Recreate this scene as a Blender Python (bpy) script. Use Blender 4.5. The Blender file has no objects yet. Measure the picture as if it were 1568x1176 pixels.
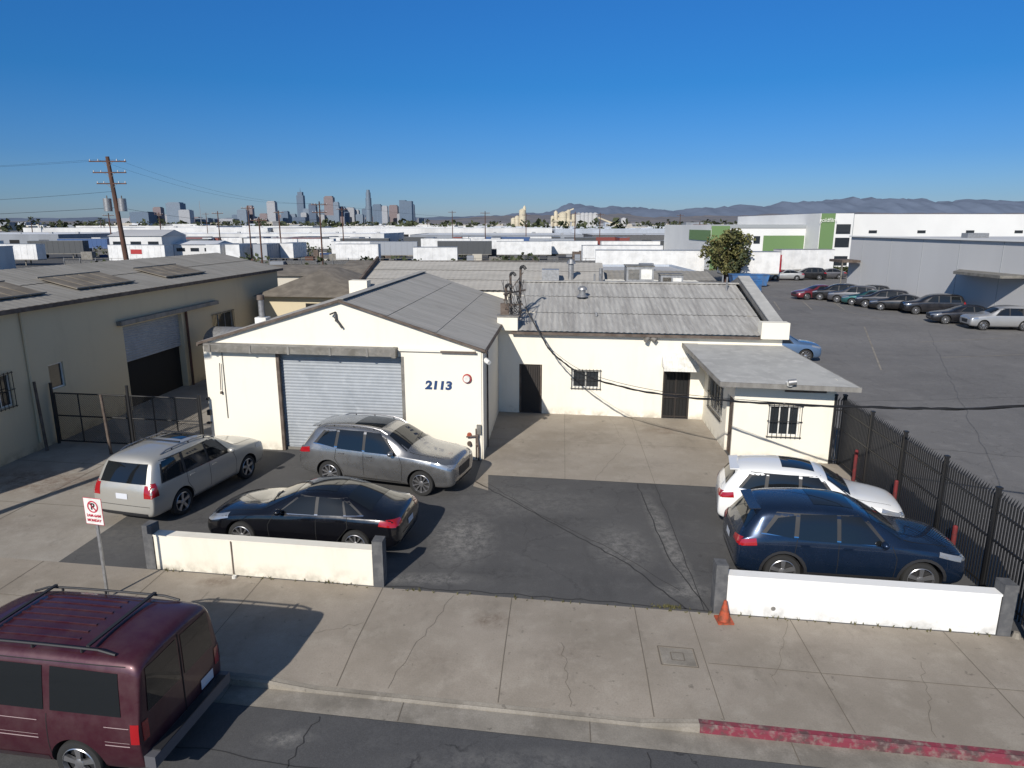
import bpy, bmesh, math, random
from mathutils import Vector, Matrix
from mathutils.bvhtree import BVHTree
S=.88
R=random.Random(7)
sc=bpy.context.scene
sc.view_settings.view_transform='Standard'
sc.view_settings.look='None'
sc.view_settings.exposure=0
rad=math.radians
SA=8.45
# site frame: a runs along the street, q runs into the lot
def W(a,q,z=0): return Vector(((.9891*a+.0728*q)*S,(-.147*a+1.0001*q)*S,z*S))
def G(x,y,z=0): return Vector((x*S,y*S,z*S))

# ---------------------------------------------------------------- materials
class NT:
    def __init__(s,name):
        s.m=bpy.data.materials.new(name); s.m.use_nodes=True
        s.t=s.m.node_tree; s.b=s.t.nodes['Principled BSDF']
        s.tc=s.t.nodes.new('ShaderNodeTexCoord')
    def link(s,a,b): s.t.links.new(a,b)
    def new(s,k): return s.t.nodes.new(k)
    def coord(s,scale=(1,1,1)):
        mp=s.new('ShaderNodeMapping'); s.link(s.tc.outputs['Object'],mp.inputs[0])
        mp.inputs['Scale'].default_value=scale; return mp.outputs[0]
    def noise(s,scale,detail=5,stretch=(1,1,1),rough=.6):
        n=s.new('ShaderNodeTexNoise'); s.link(s.coord(stretch),n.inputs['Vector'])
        n.inputs['Scale'].default_value=scale; n.inputs['Detail'].default_value=detail
        n.inputs['Roughness'].default_value=rough; return n.outputs[0]
    def rng(s,x,lo,hi,a=0,b=1):
        n=s.new('ShaderNodeMapRange'); s.link(x,n.inputs[0])
        n.inputs[1].default_value=lo;n.inputs[2].default_value=hi;n.inputs[3].default_value=a;n.inputs[4].default_value=b
        return n.outputs[0]
    def mix(s,f,a,b,mode='MIX'):
        n=s.new('ShaderNodeMix'); n.data_type='RGBA'; n.blend_type=mode
        for v,i in ((f,0),(a,6),(b,7)):
            if isinstance(v,(int,float)): n.inputs[i].default_value=v
            elif isinstance(v,tuple): n.inputs[i].default_value=(*v[:3],1)
            else: s.link(v,n.inputs[i])
        return n.outputs[2]
    def math(s,op,a,b=0):
        n=s.new('ShaderNodeMath'); n.operation=op
        for v,i in ((a,0),(b,1)):
            if isinstance(v,(int,float)): n.inputs[i].default_value=v
            else: s.link(v,n.inputs[i])
        return n.outputs[0]
    def patches(s,c,patches,ns=4.2):
        for (x,y,rx,ry,amt,pc) in patches:
            mp=s.new('ShaderNodeMapping'); s.link(s.tc.outputs['Object'],mp.inputs[0])
            mp.inputs['Location'].default_value=(-x/rx,-y/ry,0); mp.inputs['Scale'].default_value=(1/rx,1/ry,0)
            ln=s.new('ShaderNodeVectorMath'); ln.operation='LENGTH'; s.link(mp.outputs[0],ln.inputs[0])
            f=s.rng(ln.outputs['Value'],.3,1.1,1,0)
            f=s.math('MULTIPLY',f,s.rng(s.noise(ns,10,rough=.85),.42,.60,0,amt))
            c=s.mix(f,c,pc)
        return c
    def bump(s,h,strength,dist=.02):
        n=s.new('ShaderNodeBump'); s.link(h,n.inputs['Height']); n.inputs['Strength'].default_value=strength
        n.inputs['Distance'].default_value=dist; s.link(n.outputs[0],s.b.inputs['Normal'])
    def col(s,c):
        if isinstance(c,tuple): s.b.inputs['Base Color'].default_value=(*c[:3],1)
        else: s.link(c,s.b.inputs['Base Color'])
def mat(name,c,rough=.8,metal=0,c2=None,scale=1.,lo=.42,hi=.62,stretch=(1,1,1),c3=None,s3=12,bump=0,bs=30,coat=0,spec=.5):
    n=NT(name); n.b.inputs['Roughness'].default_value=rough; n.b.inputs['Metallic'].default_value=metal
    n.b.inputs['Coat Weight'].default_value=coat; n.b.inputs['Coat Roughness'].default_value=.04
    n.b.inputs['Specular IOR Level'].default_value=spec
    col=c
    if c2: col=n.mix(n.rng(n.noise(scale,7,stretch),lo,hi),col,c2)
    if c3: col=n.mix(n.rng(n.noise(s3,4),.5,.72),col,c3)
    n.col(col)
    if bump: n.bump(n.noise(bs,4),bump)
    return n.m

def asphalt(name,base,lite,patches=(),crack=.35):
    n=NT(name); n.b.inputs['Roughness'].default_value=.88; n.b.inputs['Specular IOR Level'].default_value=.25
    c=n.mix(n.rng(n.noise(.35,7),.35,.7),base,lite)
    c=n.mix(n.rng(n.noise(1.7,8,rough=.75),.52,.75,0,.6),c,tuple(x*1.5 for x in lite))
    c=n.mix(n.rng(n.noise(.8,6,(1,.3,1)),.58,.7,0,.45),c,tuple(x*.5 for x in base))
    c=n.mix(n.rng(n.noise(2.6,5),.66,.71,0,.55),c,tuple(x*.4 for x in base))
    c=n.patches(c,patches)
    v=n.new('ShaderNodeTexVoronoi'); v.feature='DISTANCE_TO_EDGE'; v.inputs['Scale'].default_value=.32
    nz=n.new('ShaderNodeTexNoise'); nz.inputs['Scale'].default_value=1.3; nz.inputs['Detail'].default_value=6
    n.link(n.tc.outputs['Object'],nz.inputs['Vector'])
    ad=n.new('ShaderNodeVectorMath'); ad.operation='MULTIPLY_ADD'; n.link(nz.outputs[1],ad.inputs[0]); ad.inputs[1].default_value=(1.4,1.4,1.4)
    n.link(n.tc.outputs['Object'],ad.inputs[2]); n.link(ad.outputs[0],v.inputs['Vector'])
    f=n.rng(v.outputs['Distance'],.003,.010,crack,0)
    f=n.math('MULTIPLY',f,n.rng(n.noise(.5,3),.42,.5))
    c=n.mix(f,c,tuple(x*.35 for x in base))
    g=n.noise(55,3)
    c=n.mix(n.rng(g,.35,.7,0,.5),c,tuple(x*1.9 for x in base))
    n.col(c); n.bump(g,.35,.01)
    return n.m
def concrete(name,base,dark,lite,sc_=.5,patches=()):
    n=NT(name); n.b.inputs['Roughness'].default_value=.85; n.b.inputs['Specular IOR Level'].default_value=.25
    c=n.mix(n.rng(n.noise(sc_,8,rough=.65),.38,.62),base,dark)
    c=n.mix(n.rng(n.noise(sc_*3.1,8,rough=.7),.5,.72,0,.6),c,lite)
    c=n.mix(n.rng(n.noise(1.1,7,(1,.5,1),rough=.7),.57,.70,0,.45),c,tuple(x*.6 for x in dark))
    c=n.mix(n.rng(n.noise(7,3),.66,.72,0,.5),c,tuple(x*.45 for x in dark))
    c=n.mix(n.rng(n.noise(1.9,4),.68,.72,0,.6),c,tuple(x*.4 for x in dark))
    c=n.patches(c,patches,2.2)
    g=n.noise(40,4); c=n.mix(n.rng(g,.4,.7,0,.3),c,tuple(x*.65 for x in dark))
    n.col(c); n.bump(g,.2,.01)
    return n.m
def stucco(name,base,dirty,amt=.55):
    n=NT(name); n.b.inputs['Roughness'].default_value=.9; n.b.inputs['Specular IOR Level'].default_value=.2
    c=n.mix(n.rng(n.noise(1.2,8,(1,1,.22),rough=.7),.52,.8,0,amt),base,dirty)
    c=n.mix(n.rng(n.noise(.5,5),.4,.7,0,.3),c,tuple(x*.9 for x in base))
    sx=n.new('ShaderNodeSeparateXYZ'); n.link(n.tc.outputs['Object'],sx.inputs[0])
    f=n.math('MULTIPLY',n.rng(sx.outputs[2],0.0,.35,.75,0),n.rng(n.noise(3,7),.40,.64))
    c=n.mix(f,c,tuple(x*.6 for x in dirty))
    n.col(c); n.bump(n.noise(38,5),.16,.010)
    return n.m
def roofmat(name,base,dark,lite,stretch):
    n=NT(name); n.b.inputs['Roughness'].default_value=.85; n.b.inputs['Specular IOR Level'].default_value=.25
    c=n.mix(n.rng(n.noise(.9,8,stretch,rough=.7),.40,.62),base,dark)
    c=n.mix(n.rng(n.noise(2.6,9,stretch,rough=.78),.5,.68,0,.75),c,lite)
    c=n.mix(n.rng(n.noise(3.5,9,stretch,rough=.8),.56,.66,0,.6),c,tuple(x*.6 for x in dark))
    n.col(c); n.bump(n.noise(30,4),.2,.01); return n.m

M={}
PA=(.27,.26,.24); BR=(.13,.09,.06); OI=(.05,.045,.04)
M['asphalt_lot']=asphalt('lot_asphalt',(.068,.067,.067),(.098,.096,.093),
   [(-1.2,15.4,.9,1.6,.95,PA),(2.6,14.9,.8,1.3,.7,PA),(3.75,15.3,.28,3.2,.95,PA),(.4,17.5,2.5,1.2,.35,PA),(3.6,12.9,.7,.35,.8,PA),(-1.8,13.4,1.5,.3,.8,PA),(1.2,16.4,1.2,.5,.8,(.028,.028,.028)),(-.2,13.6,1.0,.5,.7,(.03,.03,.03)),(-9.5,15.5,1.8,1.6,.5,(.16,.15,.13))])
M['asphalt_street']=asphalt('street_asphalt',(.064,.064,.066),(.09,.089,.088),[(-3.4,8.85,.5,.22,.8,PA),(0,8.4,2,.3,.4,PA)],crack=.8)
M['asphalt_yard']=asphalt('yard_asphalt',(.125,.121,.118),(.17,.164,.158),[(40,55,14,5,.7,(.28,.27,.26)),(24,45,10,4,.6,(.25,.24,.23)),(22,30,4,9,.6,(.08,.078,.077)),(30,62,9,3,.6,(.085,.085,.085))],crack=.35)
M['sidewalk']=concrete('sidewalk_concrete',(.345,.302,.25),(.27,.235,.19),(.41,.37,.31),.5,[(-.4,11.8,.5,.35,.7,BR),(-6.3,13.25,.45,.22,.8,BR),(2.2,12.7,.9,.2,.6,BR),(1.0,10.8,.9,.5,.5,(.17,.14,.11)),(-1.6,10.6,.8,.4,.5,(.17,.14,.11)),(5.5,10.8,1,.5,.4,(.17,.14,.11))])
M['pad']=concrete('pad_concrete',(.36,.318,.265),(.285,.248,.20),(.42,.38,.32),.35,[(2.5,23.5,1.8,1.5,.5,(.20,.17,.135)),(5.6,24.3,.8,.5,.7,(.17,.11,.07)),(.6,21.3,1.6,.8,.45,(.18,.155,.13)),(4.5,20.6,1.2,.7,.4,(.17,.15,.125))])
M['drive']=concrete('drive_concrete',(.36,.33,.285),(.28,.25,.21),(.42,.39,.345),.4,[(-14.3,19.2,3.2,1.3,.85,(.15,.09,.06)),(-12.5,16,2,1,.4,(.17,.14,.12))])
M['ground']=mat('far_ground',(.13,.128,.12),.95,c2=(.24,.23,.215),scale=.012,c3=(.10,.11,.09),s3=.05)
M['joint']=mat('joint',(.15,.128,.10),.95)
M['crackm']=mat('crack_fill',(.032,.032,.033),.9)
M['gutter']=concrete('gutter_concrete',(.31,.28,.235),(.20,.18,.15),(.40,.365,.315),.9)
M['redcurb']=mat('red_curb_paint',(.20,.03,.05),.7,c2=(.09,.05,.05),scale=4,lo=.45,hi=.6,c3=(.22,.17,.15),s3=9)
M['stucco']=stucco('cream_stucco',(.83,.785,.675),(.62,.56,.44),.35)
M['wallwhite']=stucco('painted_block',(.80,.755,.645),(.56,.51,.41),.5)
M['wallwhite2']=stucco('painted_block_white',(.83,.82,.79),(.60,.585,.54),.4)
M['yellowwall']=stucco('tan_stucco',(.60,.52,.365),(.44,.37,.26),.45)
M['roof_g']=roofmat('corrugated_roof_tan',(.40,.38,.345),(.32,.305,.275),(.46,.445,.41),(.3,2.2,.3))
M['roof_l']=roofmat('corrugated_roof_grey',(.40,.39,.365),(.27,.26,.245),(.50,.49,.46),(2.6,.3,.3))
M['roof_n']=roofmat('neighbour_roof',(.31,.29,.255),(.245,.23,.20),(.36,.345,.31),(.35,1.4,.35))
M['roof_b']=mat('brown_roof',(.15,.128,.10),.9,c2=(.22,.19,.15),scale=1.5)
M['annexroof']=mat('annex_roofing',(.42,.415,.39),.9,c2=(.35,.345,.325),scale=.8,c3=(.48,.47,.44),s3=3)
M['brown']=mat('brown_trim',(.085,.062,.048),.8,c2=(.14,.11,.09),scale=3)
M['fascia']=mat('grey_fascia',(.24,.23,.21),.7,c2=(.17,.16,.145),scale=3,stretch=(1,1,.3))
M['rail']=mat('rail_metal',(.21,.20,.18),.6,.2,c2=(.14,.13,.11),scale=2,c3=(.27,.25,.22),s3=6)
M['shutter']=mat('shutter_metal',(.32,.345,.37),.6,.0,c2=(.27,.295,.32),scale=1.2,stretch=(1,1,.4),c3=(.36,.385,.41),s3=4)
M['dark']=mat('dark_interior',(.012,.012,.012),.9)
M['darkdoor']=mat('dark_door',(.035,.028,.024),.6)
M['browndoor']=mat('brown_door',(.11,.07,.05),.7)
M['glass']=mat('window_glass',(.025,.03,.035),.05,spec=.8)
M['white']=mat('white_paint',(.78,.77,.73),.6,c2=(.64,.63,.58),scale=4)
M['black']=mat('black_iron',(.015,.015,.016),.5)
M['plastic']=mat('black_plastic',(.022,.022,.024),.6)
M['postgrey']=mat('grey_post',(.085,.086,.09),.85,c2=(.13,.13,.13),scale=5)
M['galv']=mat('galvanised',(.38,.38,.38),.45,.6,c2=(.28,.28,.28),scale=8)
M['navy']=mat('navy_paint',(.012,.045,.14),.6)
M['red']=mat('red_paint',(.36,.03,.03),.6)
M['bolred']=mat('bollard_red',(.17,.018,.02),.75,c2=(.09,.02,.02),scale=6)
M['signred']=mat('sign_red',(.50,.03,.06),.5)
M['orange']=mat('cone_orange',(.42,.075,.03),.7,c2=(.2,.06,.03),scale=9)
M['wood']=mat('pole_wood',(.12,.055,.038),.9,c2=(.06,.04,.03),scale=2,stretch=(3,3,.3))
M['tyre']=mat('tyre',(.02,.02,.02),.85)
M['rim']=mat('rim',(.50,.50,.51),.28,.85)
M['brake']=mat('brake_dark',(.03,.03,.032),.6,.4)
M['carglass']=mat('car_glass',(.010,.012,.014),.03,spec=.7)
M['tail']=mat('tail_lamp',(.33,.008,.012),.15,coat=1)
M['head']=mat('head_lamp',(.35,.37,.40),.08,.5,coat=1)
M['chrome']=mat('chrome',(.6,.6,.62),.12,1)
M['plate']=mat('plate',(.6,.62,.66),.5)
M['seam']=mat('seam',(.008,.008,.008),.8)
M['leaf']=mat('leaf',(.12,.125,.038),.7,c2=(.17,.15,.055),scale=1.2)
M['leafd']=mat('leaf_dark',(.035,.05,.02),.8,c2=(.07,.075,.03),scale=2)
M['weed']=mat('weed',(.12,.11,.04),.9)
def paint(name,c,metal=.5,rough=.35,coat=1.,dust=.05):
    n=NT(name); n.b.inputs['Metallic'].default_value=metal; n.b.inputs['Coat Weight'].default_value=coat
    d=n.rng(n.noise(2.3,8,rough=.7),.40,.68)
    n.col(n.mix(n.math('MULTIPLY',d,dust),c,(.33,.30,.26)))
    n.link(n.rng(d,0,1,rough,min(1,rough+.12)),n.b.inputs['Roughness'])
    n.link(n.rng(n.noise(4,6),.35,.7,.02,.02+dust*.7),n.b.inputs['Coat Roughness'])
    return n.m

# ---------------------------------------------------------------- mesh builder
class MB:
    def __init__(s): s.v=[];s.f=[];s.mi=[];s.sm=[];s.mats=[]
    def m(s,m):
        if isinstance(m,str): m=M[m]
        if m not in s.mats: s.mats.append(m)
        return s.mats.index(m)
    def add(s,vs,fs,m,smooth=False):
        o=len(s.v); k=s.m(m); s.v+= [tuple(x) for x in vs]
        for f in fs: s.f.append(tuple(i+o for i in f)); s.mi.append(k); s.sm.append(smooth)
    def quad(s,a,b,c,d,m): s.add([a,b,c,d],[(0,1,2,3)],m)
    def hexa(s,p,m):
        s.add(p,[(3,2,1,0),(4,5,6,7),(0,1,5,4),(1,2,6,5),(2,3,7,6),(3,0,4,7)],m)
    def sbox(s,a0,a1,q0,q1,z0,z1,m):
        s.hexa([W(a0,q0,z0),W(a1,q0,z0),W(a1,q1,z0),W(a0,q1,z0),W(a0,q0,z1),W(a1,q0,z1),W(a1,q1,z1),W(a0,q1,z1)],m)
    def box(s,x0,x1,y0,y1,z0,z1,m):
        s.hexa([(x0,y0,z0),(x1,y0,z0),(x1,y1,z0),(x0,y1,z0),(x0,y0,z1),(x1,y0,z1),(x1,y1,z1),(x0,y1,z1)],m)
    def beam(s,p0,p1,w,h,m):
        p0=Vector(p0);p1=Vector(p1);d=(p1-p0).normalized()
        up=Vector((0,0,1)) if abs(d.z)<.95 else Vector((0,1,0))
        sd=d.cross(up).normalized(); u=sd.cross(d)
        sd*=w/2;u*=h/2
        s.hexa([p0-sd-u,p0+sd-u,p1+sd-u,p1-sd-u,p0-sd+u,p0+sd+u,p1+sd+u,p1-sd+u],m)
    def cyl(s,p0,p1,r0,r1=None,n=10,m='black',cap=True,smooth=True):
        if r1 is None: r1=r0
        p0=Vector(p0);p1=Vector(p1);d=(p1-p0).normalized()
        up=Vector((0,0,1)) if abs(d.z)<.95 else Vector((0,1,0))
        sd=d.cross(up).normalized(); u=sd.cross(d)
        vs=[];
        for p,r in((p0,r0),(p1,r1)):
            for i in range(n):
                t=2*math.pi*i/n; vs.append(p+sd*(r*math.cos(t))+u*(r*math.sin(t)))
        s.add(vs,[(i,(i+1)%n,n+(i+1)%n,n+i) for i in range(n)],m,smooth)
        if cap: s.add(vs,[tuple(range(n))[::-1],tuple(range(n,2*n))],m,False)
    def tube(s,pts,r,n=5,m='black'):
        for a,b in zip(pts,pts[1:]): s.cyl(a,b,r,r,n,m,False)
    def lathe(s,c,axis,prof,n,m,smooth=True):
        c=Vector(c);d=Vector(axis).normalized()
        up=Vector((0,0,1)) if abs(d.z)<.95 else Vector((0,1,0))
        sd=d.cross(up).normalized(); u=sd.cross(d)
        vs=[]
        for r,o in prof:
            for i in range(n):
                t=2*math.pi*i/n; vs.append(c+d*o+sd*(r*math.cos(t))+u*(r*math.sin(t)))
        fs=[]
        for j in range(len(prof)-1):
            for i in range(n):
                fs.append((j*n+i,j*n+(i+1)%n,(j+1)*n+(i+1)%n,(j+1)*n+i))
        s.add(vs,fs,m,smooth)
    def ellip(s,c,rx,ry,rz,m,nu=12,nv=8):
        vs=[];fs=[]
        for j in range(nv+1):
            ph=math.pi*j/nv-math.pi/2
            for i in range(nu):
                t=2*math.pi*i/nu
                vs.append((c[0]+rx*math.cos(ph)*math.cos(t),c[1]+ry*math.cos(ph)*math.sin(t),c[2]+rz*math.sin(ph)))
        for j in range(nv):
            for i in range(nu): fs.append((j*nu+i,j*nu+(i+1)%nu,(j+1)*nu+(i+1)%nu,(j+1)*nu+i))
        s.add(vs,fs,m,True)
    def corr(s,P00,P10,P01,P11,pitch,amp,rows,m,ppw=6,lap=.018):
        P00,P10,P01,P11=map(Vector,(P00,P10,P01,P11))
        L=(P10-P00).length; n=max(ppw,int(L/pitch)*ppw)
        N=(P10-P00).cross(P01-P00).normalized()
        if N.z<0 or (abs(N.z)<.01 and N.y>0): N=-N
        for r in range(rows):
            vs=[]
            for k,v in enumerate((r/rows,(r+1)/rows)):
                off=lap if k==0 else 0
                for i in range(n+1):
                    u=i/n; p=P00.lerp(P10,u).lerp(P01.lerp(P11,u),v)
                    vs.append(p+N*(off+amp*math.sin(2*math.pi*i/ppw)))
            s.add(vs,[(i,i+1,n+2+i,n+1+i) for i in range(n)],m,True)
    def build(s,name,parent=None,mw=None):
        me=bpy.data.meshes.new(name); me.from_pydata(s.v,[],s.f)
        for m in s.mats: me.materials.append(m)
        me.polygons.foreach_set('material_index',s.mi); me.polygons.foreach_set('use_smooth',s.sm)
        me.update()
        try: me.set_sharp_from_angle(angle=rad(42))
        except Exception: pass
        o=bpy.data.objects.new(name,me); sc.collection.objects.link(o)
        if mw is not None: o.matrix_world=mw
        if parent: adopt(o,parent)
        return o
def adopt(o,parent):
    o.parent=parent; o.matrix_parent_inverse=Matrix.Translation(-parent.location)
def empty(name,loc=(0,0,0)):
    e=bpy.data.objects.new(name,None); e.location=loc; e.empty_display_size=.5; sc.collection.objects.link(e); return e
def wall(mb,fn,s0,s1,z0,z1,ops,m,depth=.14):
    ss=sorted({s0,s1}|{o[0] for o in ops}|{o[1] for o in ops}); zs=sorted({z0,z1}|{o[2] for o in ops}|{o[3] for o in ops})
    for i in range(len(ss)-1):
        for j in range(len(zs)-1):
            cs=(ss[i]+ss[i+1])/2;cz=(zs[j]+zs[j+1])/2
            if any(o[0]<cs<o[1] and o[2]<cz<o[3] for o in ops): continue
            mb.quad(fn(ss[i],zs[j],0),fn(ss[i+1],zs[j],0),fn(ss[i+1],zs[j+1],0),fn(ss[i],zs[j+1],0),m)
    for a,b,c,d in ops:
        D=depth
        mb.quad(fn(a,c,0),fn(a,c,D),fn(a,d,D),fn(a,d,0),m); mb.quad(fn(b,c,0),fn(b,c,D),fn(b,d,D),fn(b,d,0),m)
        mb.quad(fn(a,d,0),fn(b,d,0),fn(b,d,D),fn(a,d,D),m)
        if c>0: mb.quad(fn(a,c,0),fn(b,c,0),fn(b,c,D),fn(a,c,D),m)
def window(mb,fn,s0,s1,z0,z1,bars=True,mull=1):
    e=.003
    mb.quad(fn(s0,z0,.1),fn(s1,z0,.1),fn(s1,z1,.1),fn(s0,z1,.1),'glass')
    w=.05
    for p,q in (((s0+e,z0+w/2+e),(s1-e,z0+w/2+e)),((s0+e,z1-w/2-e),(s1-e,z1-w/2-e))):
        mb.beam(fn(*p,.085),fn(*q,.085),.03,.045,'white')
    for k in range(mull+2):
        t=s0+w/2+e+(s1-s0-w-2*e)*k/(mull+1)
        mb.beam(fn(t,z0+w+e,.08),fn(t,z1-w-e,.08),.04,.03,'white')
    if bars:
        n=max(4,int((s1-s0)*S/.13))
        for k in range(n+1):
            t=s0-.04+(s1-s0+.08)*k/n
            mb.beam(fn(t,z0-.07,-.07),fn(t,z1+.07,-.07),.016,.016,'black')
        for z in (z0-.02,(z0+z1)/2,z1+.02):
            mb.beam(fn(s0-.08,z,-.085),fn(s1+.08,z,-.085),.016,.022,'black')
            for t in (s0-.06,s1+.06): mb.beam(fn(t,z,-.08),fn(t,z,.0),.015,.015,'black')
def text(body,size,p,yaw,m,name,parent,ext=.004,off=0,ax='CENTER',shear=0,tilt=90):
    c=bpy.data.curves.new(name,'FONT'); c.body=body; c.size=size; c.extrude=ext; c.offset=off; c.align_x=ax; c.align_y='CENTER'; c.shear=shear
    c.materials.append(M[m]); o=bpy.data.objects.new(name,c); sc.collection.objects.link(o)
    o.location=p; o.rotation_euler=(rad(tilt),0,rad(yaw))
    if parent: adopt(o,parent)
    return o

# ---------------------------------------------------------------- ground
g=MB(); B=40000
g.quad((-B,-2000,-.16),(B,-2000,-.16),(B,B,-.16),(-B,B,-.16),'ground'); g.build('ground')
g=MB(); g.quad(W(-150,-12,-.155),W(150,-12,-.155),W(150,10.05,-.155),W(-150,10.05,-.155),'asphalt_street')
g.build('street')
g=MB(); g.quad(W(-150,10.05,-.15),W(150,10.05,-.15),W(150,10.552,-.145),W(-150,10.552,-.145),'gutter')
for k in range(-10,12):
    a=k*3.4+.6; g.quad(W(a,10.06,-.144),W(a+.018,10.06,-.144),W(a+.018,10.545,-.139),W(a,10.545,-.139),'joint')
g.build('gutter')
def swz(a,q):
    def dip(a0,a1):
        if a0<=a<=a1: return 1
        d=min(abs(a-a0),abs(a-a1)); return max(0,1-d/1.0)
    k=max(dip(-4.6,1.5),dip(-22,-13.3)*1.0)
    t=max(0,1-(q-10.72)/1.3); return -.11*k*min(1,t)
g=MB()
A=[-150,-80,-40,-26]+[-24+.5*i for i in range(0,60)]+[7,10,20,50,150]
Q=[10.72,11.1,11.5,12.0,13,14.2]
vs=[];fs=[]
for q in Q:
    for a in A: vs.append(W(a,q,swz(a,q)))
n=len(A)
for j in range(len(Q)-1):
    for i in range(n-1): fs.append((j*n+i,j*n+i+1,(j+1)*n+i+1,(j+1)*n+i))
g.add(vs,fs,'sidewalk')
def strip(g,pts,w,m,z=.004,zf=None):
    for p,q in zip(pts,pts[1:]):
        d=Vector((q[0]-p[0],q[1]-p[1])).normalized(); nn=Vector((-d.y,d.x))*w/2
        zz=lambda c:(zf(c[0],c[1]) if zf else 0)+z
        c=[(p[0]-nn.x,p[1]-nn.y),(q[0]-nn.x,q[1]-nn.y),(q[0]+nn.x,q[1]+nn.y),(p[0]+nn.x,p[1]+nn.y)]
        g.add([W(x,y,zz((x,y))) for x,y in c],[(0,1,2,3)],m)
for a in (-20,-16.6,-13.2,-9.8,-7.2,-4.15,-1.05,1.75,5.1,8.2,11.4,14.8,18.4,22):
    pts=[(a,q) for q in (10.75,11.1,11.5,12,13,14.19)]
    strip(g,pts,.018,'joint',.005,swz)
strip(g,[(2.95,q) for q in (10.75,11.1,11.5,12,13,14.19)],.014,'joint',.005,swz)
pts=[(x,12.6) for x in range(-24,-9)]; strip(g,pts,.016,'joint',.006)
pts=[(x,12.35) for x in range(3,24)]; strip(g,pts,.016,'joint',.006)
def wob(pts,amp,seed,n=8):
    r=random.Random(seed); out=[]
    for p,q in zip(pts,pts[1:]):
        for i in range(n):
            t=i/n; out.append((p[0]+(q[0]-p[0])*t+r.uniform(-amp,amp),p[1]+(q[1]-p[1])*t+r.uniform(-amp,amp)))
    out.append(pts[-1]); return out
for i,(p0,p1) in enumerate((((-3.2,10.8),(-2.4,14.1)),((.3,10.8),(.1,12.6)),((4.1,11.9),(5.0,14.1)),((-8.6,10.8),(-8.2,13.4)),((6.4,10.8),(7.2,13)),((-5.4,12),(-4.2,12.7)))):
    strip(g,wob([p0,p1],.05,20+i,14),.007,'joint',.007,swz)
g.sbox(2.1,2.75,12.2,12.75,-.02,.008,'gutter')
strip(g,[(2.07,12.17),(2.78,12.17),(2.78,12.78),(2.07,12.78),(2.07,12.17)],.022,'joint',.010)
strip(g,[(2.3,12.35),(2.3,12.6),(2.55,12.6),(2.55,12.35),(2.3,12.35)],.02,'joint',.012)
g.build('sidewalk')
def kerb(a0,a1,m,name,drop=0.):
    g=MB(); n=max(2,int((a1-a0)/.5))
    for i in range(n):
        x=a0+(a1-a0)*i/n; y=a0+(a1-a0)*(i+1)/n
        z0=swz(x,10.6)+.004;z1=swz(y,10.6)+.004
        f=.03
        P=[W(x,10.55,-.2),W(y,10.55,-.2),W(y,10.715,-.2),W(x,10.715,-.2),W(x,10.55,z0-f),W(y,10.55,z1-f),W(y,10.715,z1),W(x,10.715,z0)]
        g.hexa(P,m)
        g.quad(W(x,10.551,z0-f+.002),W(y,10.551,z1-f+.002),W(y,10.60,z1+.003),W(x,10.60,z0+.003),m)
    g.build(name)
kerb(-60,2.5,'gutter','kerb'); kerb(2.503,60,'redcurb','red_kerb')

g=MB()
def rect(g,a0,a1,q0,q1,z,m): g.quad(W(a0,q0,z),W(a1,q0,z),W(a1,q1,z),W(a0,q1,z),m)
rect(g,-12.8,10.05,14.2,60,-.004,'asphalt_lot')
g.build('lot_pavement')
g=MB(); g.quad(G(-230,61,-.03),G(16,61,-.03),G(16,330,-.03),G(-230,330,-.03),'asphalt_street'); g.build('freight_yard_pavement')
g=MB(); rect(g,10.05,160,14.2,160,-.006,'asphalt_yard')
for i in range(9):
    x=24+i*3.3
    g.quad(G(x,70,.004),G(x+.14,70,.004),G(x+2.5,78,.004),G(x+2.36,78,.004),'gutter')
for (x0,y0,x1,y1) in ((22,40,30,58),(34,62,31,95),(16,60,22,100),(30,50,38,52),(28,44,37,45.5)):
    d=Vector((y1-y0,x0-x1)).normalized()*.05
    g.quad(G(x0-d.x,y0-d.y,.003),G(x1-d.x,y1-d.y,.003),G(x1+d.x,y1+d.y,.003),G(x0+d.x,y0+d.y,.003),'gutter')
for i,(p0,p1) in enumerate((((12,34),(40,41)),((14,22),(30,60)),((20,48),(44,50)),((11,28),(26,25)),((24,20),(34,48)),((14,60),(44,66)))):
    strip(g,wob([p0,p1],.08,40+i,40),.03,'postgrey',.002)
g.build('yard_pavement')
g=MB(); rect(g,-45,-12.8,14.2,60,-.003,'drive')
for q in (17.5,21,24.5): strip(g,[(-19.9,q),(-12.85,q)],.025,'joint',.002)
for a in (-16.4,): strip(g,[(a,14.3),(a,30)],.025,'joint',.003)
g.build('driveway')
g=MB(); rect(g,-2.84,6.3,22,30.2,.004,'pad'); rect(g,6.3,10.0,23.2,24.95,.004,'pad')
g.quad(W(6.3,22,.004),W(7.0,22,.004),W(7.0,23.2,.004),W(6.3,23.2,.004),'pad')
g.quad(W(-2.84,20.9,.003),W(-2.3,20.6,.003),W(-2.45,22,.003),W(-2.84,22,.003),'pad')
for a in (0.2,3.2): strip(g,[(a,22.02),(a,30.15)],.012,'joint',.008)
strip(g,[(-2.8,26.1),(6.28,26.1)],.012,'joint',.009)
strip(g,wob([(1.2,22.05),(2.6,26),(2.2,30)],.06,77,14),.008,'joint',.010)
g.build('concrete_pad')
g=MB()
strip(g,wob([(-2.8,21.3),(-1.4,19.8),(.4,17.8),(1.8,16.2),(2.9,14.3)],.03,1),.045,'crackm',.003)
strip(g,wob([(-2.4,21.2),(-.6,19.0),(1.4,17.0),(2.9,15.1)],.03,5),.02,'crackm',.003)
strip(g,wob([(2.6,21.9),(2.75,19),(2.9,16.5),(3.4,14.3)],.03,2),.03,'crackm',.003)
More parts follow.
